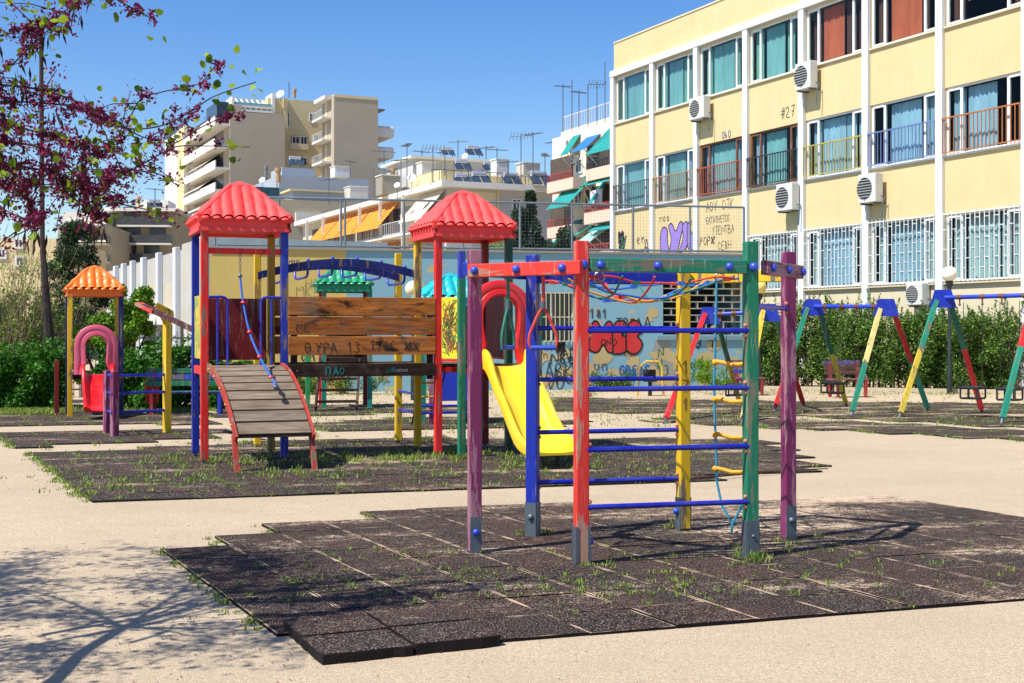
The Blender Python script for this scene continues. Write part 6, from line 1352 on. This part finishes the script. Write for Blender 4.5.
for pth,rad,den in tips:
    if 512+pth[0].x/pth[0].y*F<-60: limbs.append([hub+Vector((g.normal(0,.15),g.normal(0,.15),g.uniform(-.7,.3))),pth[0]])
    c=cr(pth,7); n_=len(c); TW2.tube(c,[rad*.27*(1-.75*i/n_)+.002 for i in range(n_)],6)
    L=0
    for i in range(3,n_):
        f_=i/n_; q=c[i]
        inx=512+q.x/q.y*F
        k_=g.poisson(den*(1.75 if inx<110 else .5))
        for _ in range(k_):
            cc=np.array(q)+g.normal(0,.022,3); m_=g.integers(14,30); bl.append(cc+g.normal(0,.014,(m_,3)))
        if g.random()<.30: lv.append(np.array(q)+g.normal(0,.05,(g.integers(1,4),3)))
        if g.random()<.30 and inx<100: pods.append(np.array(q)-np.array([0,0,.05])+g.normal(0,.02,(g.integers(1,5),3)))
        # side twigs
        if g.random()<.24*den and inx<150:
            e=q+Vector((g.normal(0,.16),g.normal(0,.2),g.normal(0,.15))); TW2.tube([q,q.lerp(e,.5)+Vector((0,0,.02)),e],[.004,.003,.002],4)
            for t in(.3,.5,.7,.85,1): 
                if g.random()<.85*den: bl.append(np.array(q.lerp(e,t))+g.normal(0,.025,(g.integers(6,15),3)))
                elif g.random()<.5: lv.append(np.array(q.lerp(e,t))+g.normal(0,.04,(2,3)))
MAIN=[(hub,Vector(e)) for e in((-4.9,6.0,3.7),(-5.2,7.2,3.2),(-4.3,7.9,3.9),(-3.6,7.6,3.3),(-3.3,5.4,3.9),(-4.6,5.0,3.0),(-3.9,6.7,4.1))]
for a_,b_ in MAIN: limbs.append([a_,b_])
# the crown outside the frame, upper left: casts the dappled shade
for _ in range(300):
    q=Vector((g.uniform(-5.6,-2.85),g.uniform(4.8,8.6),g.uniform(1.9,4.0)))
    if 512+q.x/q.y*F>75: continue
    if 512+q.x/q.y*F>-25 and q.z>P(0,100,q.y).z: q.z=P(0,g.uniform(110,205),q.y).z
    if 512+q.x/q.y*F>-25 and q.z<P(0,215,q.y).z: q.z=P(0,g.uniform(120,205),q.y).z
    s_=min((a_.lerp(b_,t) for a_,b_ in MAIN for t in(.3,.5,.7,.9,1)),key=lambda p_:(p_-q).length+g.uniform(0,.25)); limbs.append([s_,q]) if False else None
    pre=[s_.lerp(q,t)+Vector((g.normal(0,.05),g.normal(0,.05),g.normal(0,.05)+.15*math.sin(t*3.1))) for t in(0,.25,.5,.75,1)]; TW2.tube(pre,[.006,.005,.004,.003,.002],4,caps=False)
    for t in np.linspace(.25,1,9):
        cc=np.array(s_.lerp(q,t))+g.normal(0,.05,3); bl.append(cc+g.normal(0,.022,(g.integers(10,20),3)))
        if g.random()<.5: lv.append(cc+g.normal(0,.08,(g.integers(1,4),3)))
        if g.random()<.15: pods.append(cc+g.normal(0,.04,(3,3)))
for a_,b2 in limbs: m_=(a_+b2)/2+Vector((0,0,.12)); mb.tube(cr([a_,m_,b2],5),[.019-.0012*i for i in range(11)],6)
mb.build('trunk',JB,JT,smooth=True); TW2.build('branches',JB,JT,smooth=True)
foliage('blossom',np.concatenate(bl),.024,BL,JT,seed=1,aspect=.55); foliage('leaves',np.concatenate(lv),.042,LV,JT,seed=2,rnd_=True,bias=(-.2,-.6,.3))
pods=np.concatenate(pods); pm=MB()
for q in pods:
    a_=g.normal(0,.25,2); e=Vector(q)+Vector((a_[0]*.08,a_[1]*.08,-.085)); s_=Vector((math.cos(a_[0]*9),math.sin(a_[0]*9),0))*.008; m_=(Vector(q)+e)/2
    pm.add([Vector(q),m_+s_,e,m_-s_],[(0,1,2,3)])
pm.build('seed_pods',PD,JT)
# ================================================================ grass tufts, litter, fallen twig
def blades(name,label,pts,hmin,hmax,seed,mat,wd=.004,per=(5,11),spread=.03):
    g=np.random.default_rng(seed); V=[];Fc=[];
    for p_,sc in pts:
        for _ in range(g.integers(*per)):
            b=np.array([p_[0]+g.normal(0,spread),p_[1]+g.normal(0,spread),max(p_[2],0)]); h_=g.uniform(hmin,hmax)*sc; a=g.uniform(0,6.283); l_=np.array([math.cos(a),math.sin(a),0])*h_*g.uniform(.2,.9); w_=np.array([-math.sin(a),math.cos(a),0])*wd
            o=len(V); V+= [b-w_,b+w_,b+l_*.4+w_*.8+[0,0,h_*.6],b+l_*.4-w_*.8+[0,0,h_*.6],b+l_+[0,0,h_]]; Fc+=[(o,o+1,o+2,o+3),(o+3,o+2,o+4)]
    me=bpy.data.meshes.new(name); me.from_pydata([tuple(v) for v in V],[],Fc); me.materials.append(mat); o=bpy.data.objects.new(name,me); COL.objects.link(o); tag(o,label,None,None,'stuff'); return o
GM=leafmat('grass',[(84,120,34),(120,152,50),(150,168,72),(70,104,34),(170,164,96)],.3)
g=np.random.default_rng(9); near=[(p_,s_) for p_,s_ in TUFTS if p_.y<12.5]; far=[(p_,s_) for p_,s_ in TUFTS if p_.y>=12.5]
# clumped patches of grass
def patch(px,py,n,rx,ry,sc=1.0):
    c=G(px,py); return [((c.x+g.normal(0,rx),c.y+g.normal(0,ry),.03),sc*g.uniform(.6,1.2)) for _ in range(n)]
for a_ in((750,563,12,.10,.10,1.6),(540,537,10,.14,.08,1.3),(681,531,7,.08,.08,1.3),(588,570,8,.05,.03,.5),(445,589,26,.5,.35,.7),(420,560,18,.35,.25,.7),(720,594,14,.4,.15,.7),(800,560,16,.5,.3,.8),(660,560,14,.5,.3,.7),(780,548,10,.2,.2,1.0),(350,585,18,.4,.3,.7),(600,596,14,.3,.2,.7),(860,574,14,.5,.2,.7),(700,585,40,1.2,.3,.6),(640,600,20,.6,.25,.6)): near+=patch(*a_)
for a_ in((380,462,120,.8,.5,1.3),(470,458,120,.7,.4,1.4),(540,468,40,.5,.3,1.2),(230,465,90,.7,.4,1.2),(320,478,70,.9,.4,1.1),(150,478,60,.9,.6,1.0),(110,490,50,.3,.35,1.1),(290,460,70,.8,.4,1.2),(600,470,50,.9,.4,.8),(430,440,90,1.8,.5,1.0),(250,447,70,1.6,.5,1.0)): far+=patch(a_[0],a_[1],int(a_[2]*.6),*a_[3:])
blades('grass_tufts','small green grass tufts growing in the joints of the near rubber mat',near,.012,.048,1,GM,.0035,(8,16),.018)
blades('grass_tufts','weedy grass growing over the rubber mats around the play structures',far,.015,.055,2,GM,.006,(7,13),.035)
vf=[]
for x0,x1,y0,y1,n_ in((-60,60,409,416,1500),(0,220,406,412,800),(240,600,398,432,500),(600,1060,398,428,450),(690,1060,391,396,500),(230,600,391,397,500)):
    for _ in range(n_): c=G(g.uniform(x0,x1),g.uniform(y0,y1)); vf.append(((c.x,c.y,0.02),g.uniform(.6,1.3)))
blades('ground_cover','low grass and weeds along the hedges and far mats',vf,.02,.055,3,GM,.008,(3,6),.10)
# specks of fallen blossom and gravel
V=[];Fc=[];V2=[];F2=[]
for _ in range(500):
    c=Vector((g.normal(-1.9,1.0),g.normal(7.6,1.3),.004)); s_=g.uniform(.004,.010); a_=g.uniform(0,6.28); o=len(V)
    V+=[(c.x+s_*math.cos(a_+k_*1.57),c.y+s_*math.sin(a_+k_*1.57),.005+.004*(k_%2)) for k_ in range(4)]; Fc.append((o,o+1,o+2,o+3))
me=bpy.data.meshes.new('fallen_petals'); me.from_pydata(V,[],Fc); me.materials.append(BL); o=bpy.data.objects.new('fallen_petals',me); COL.objects.link(o); tag(o,'specks of fallen magenta petals on the sand below the tree',None,None,'stuff')
peb=MB()
for _ in range(1300):
    D=g.uniform(5.6,16)**1.0; x=g.uniform(-.45,.45)*D; s_=g.uniform(.003,.008); peb.sphere((x,D,s_*.3),s_,5,.6)
tag(peb.build('gravel',plaster('pebble',(176,158,134),.5),origin=(0,8,0)),'scattered small stones on the sand',kind='stuff')
c=G(690,482); c2=G(828,472); mb=MB(); mb.tube([G(640,480)+z(.03),c+z(.035),G(760,476)+z(.045),c2+z(.04)],[.008,.014,.016,.006],6); tag(mb.build('fallen_branch',BARK),'thin dark dead branch lying on the sand behind the climbing frame','branch')
c=G(385,668);
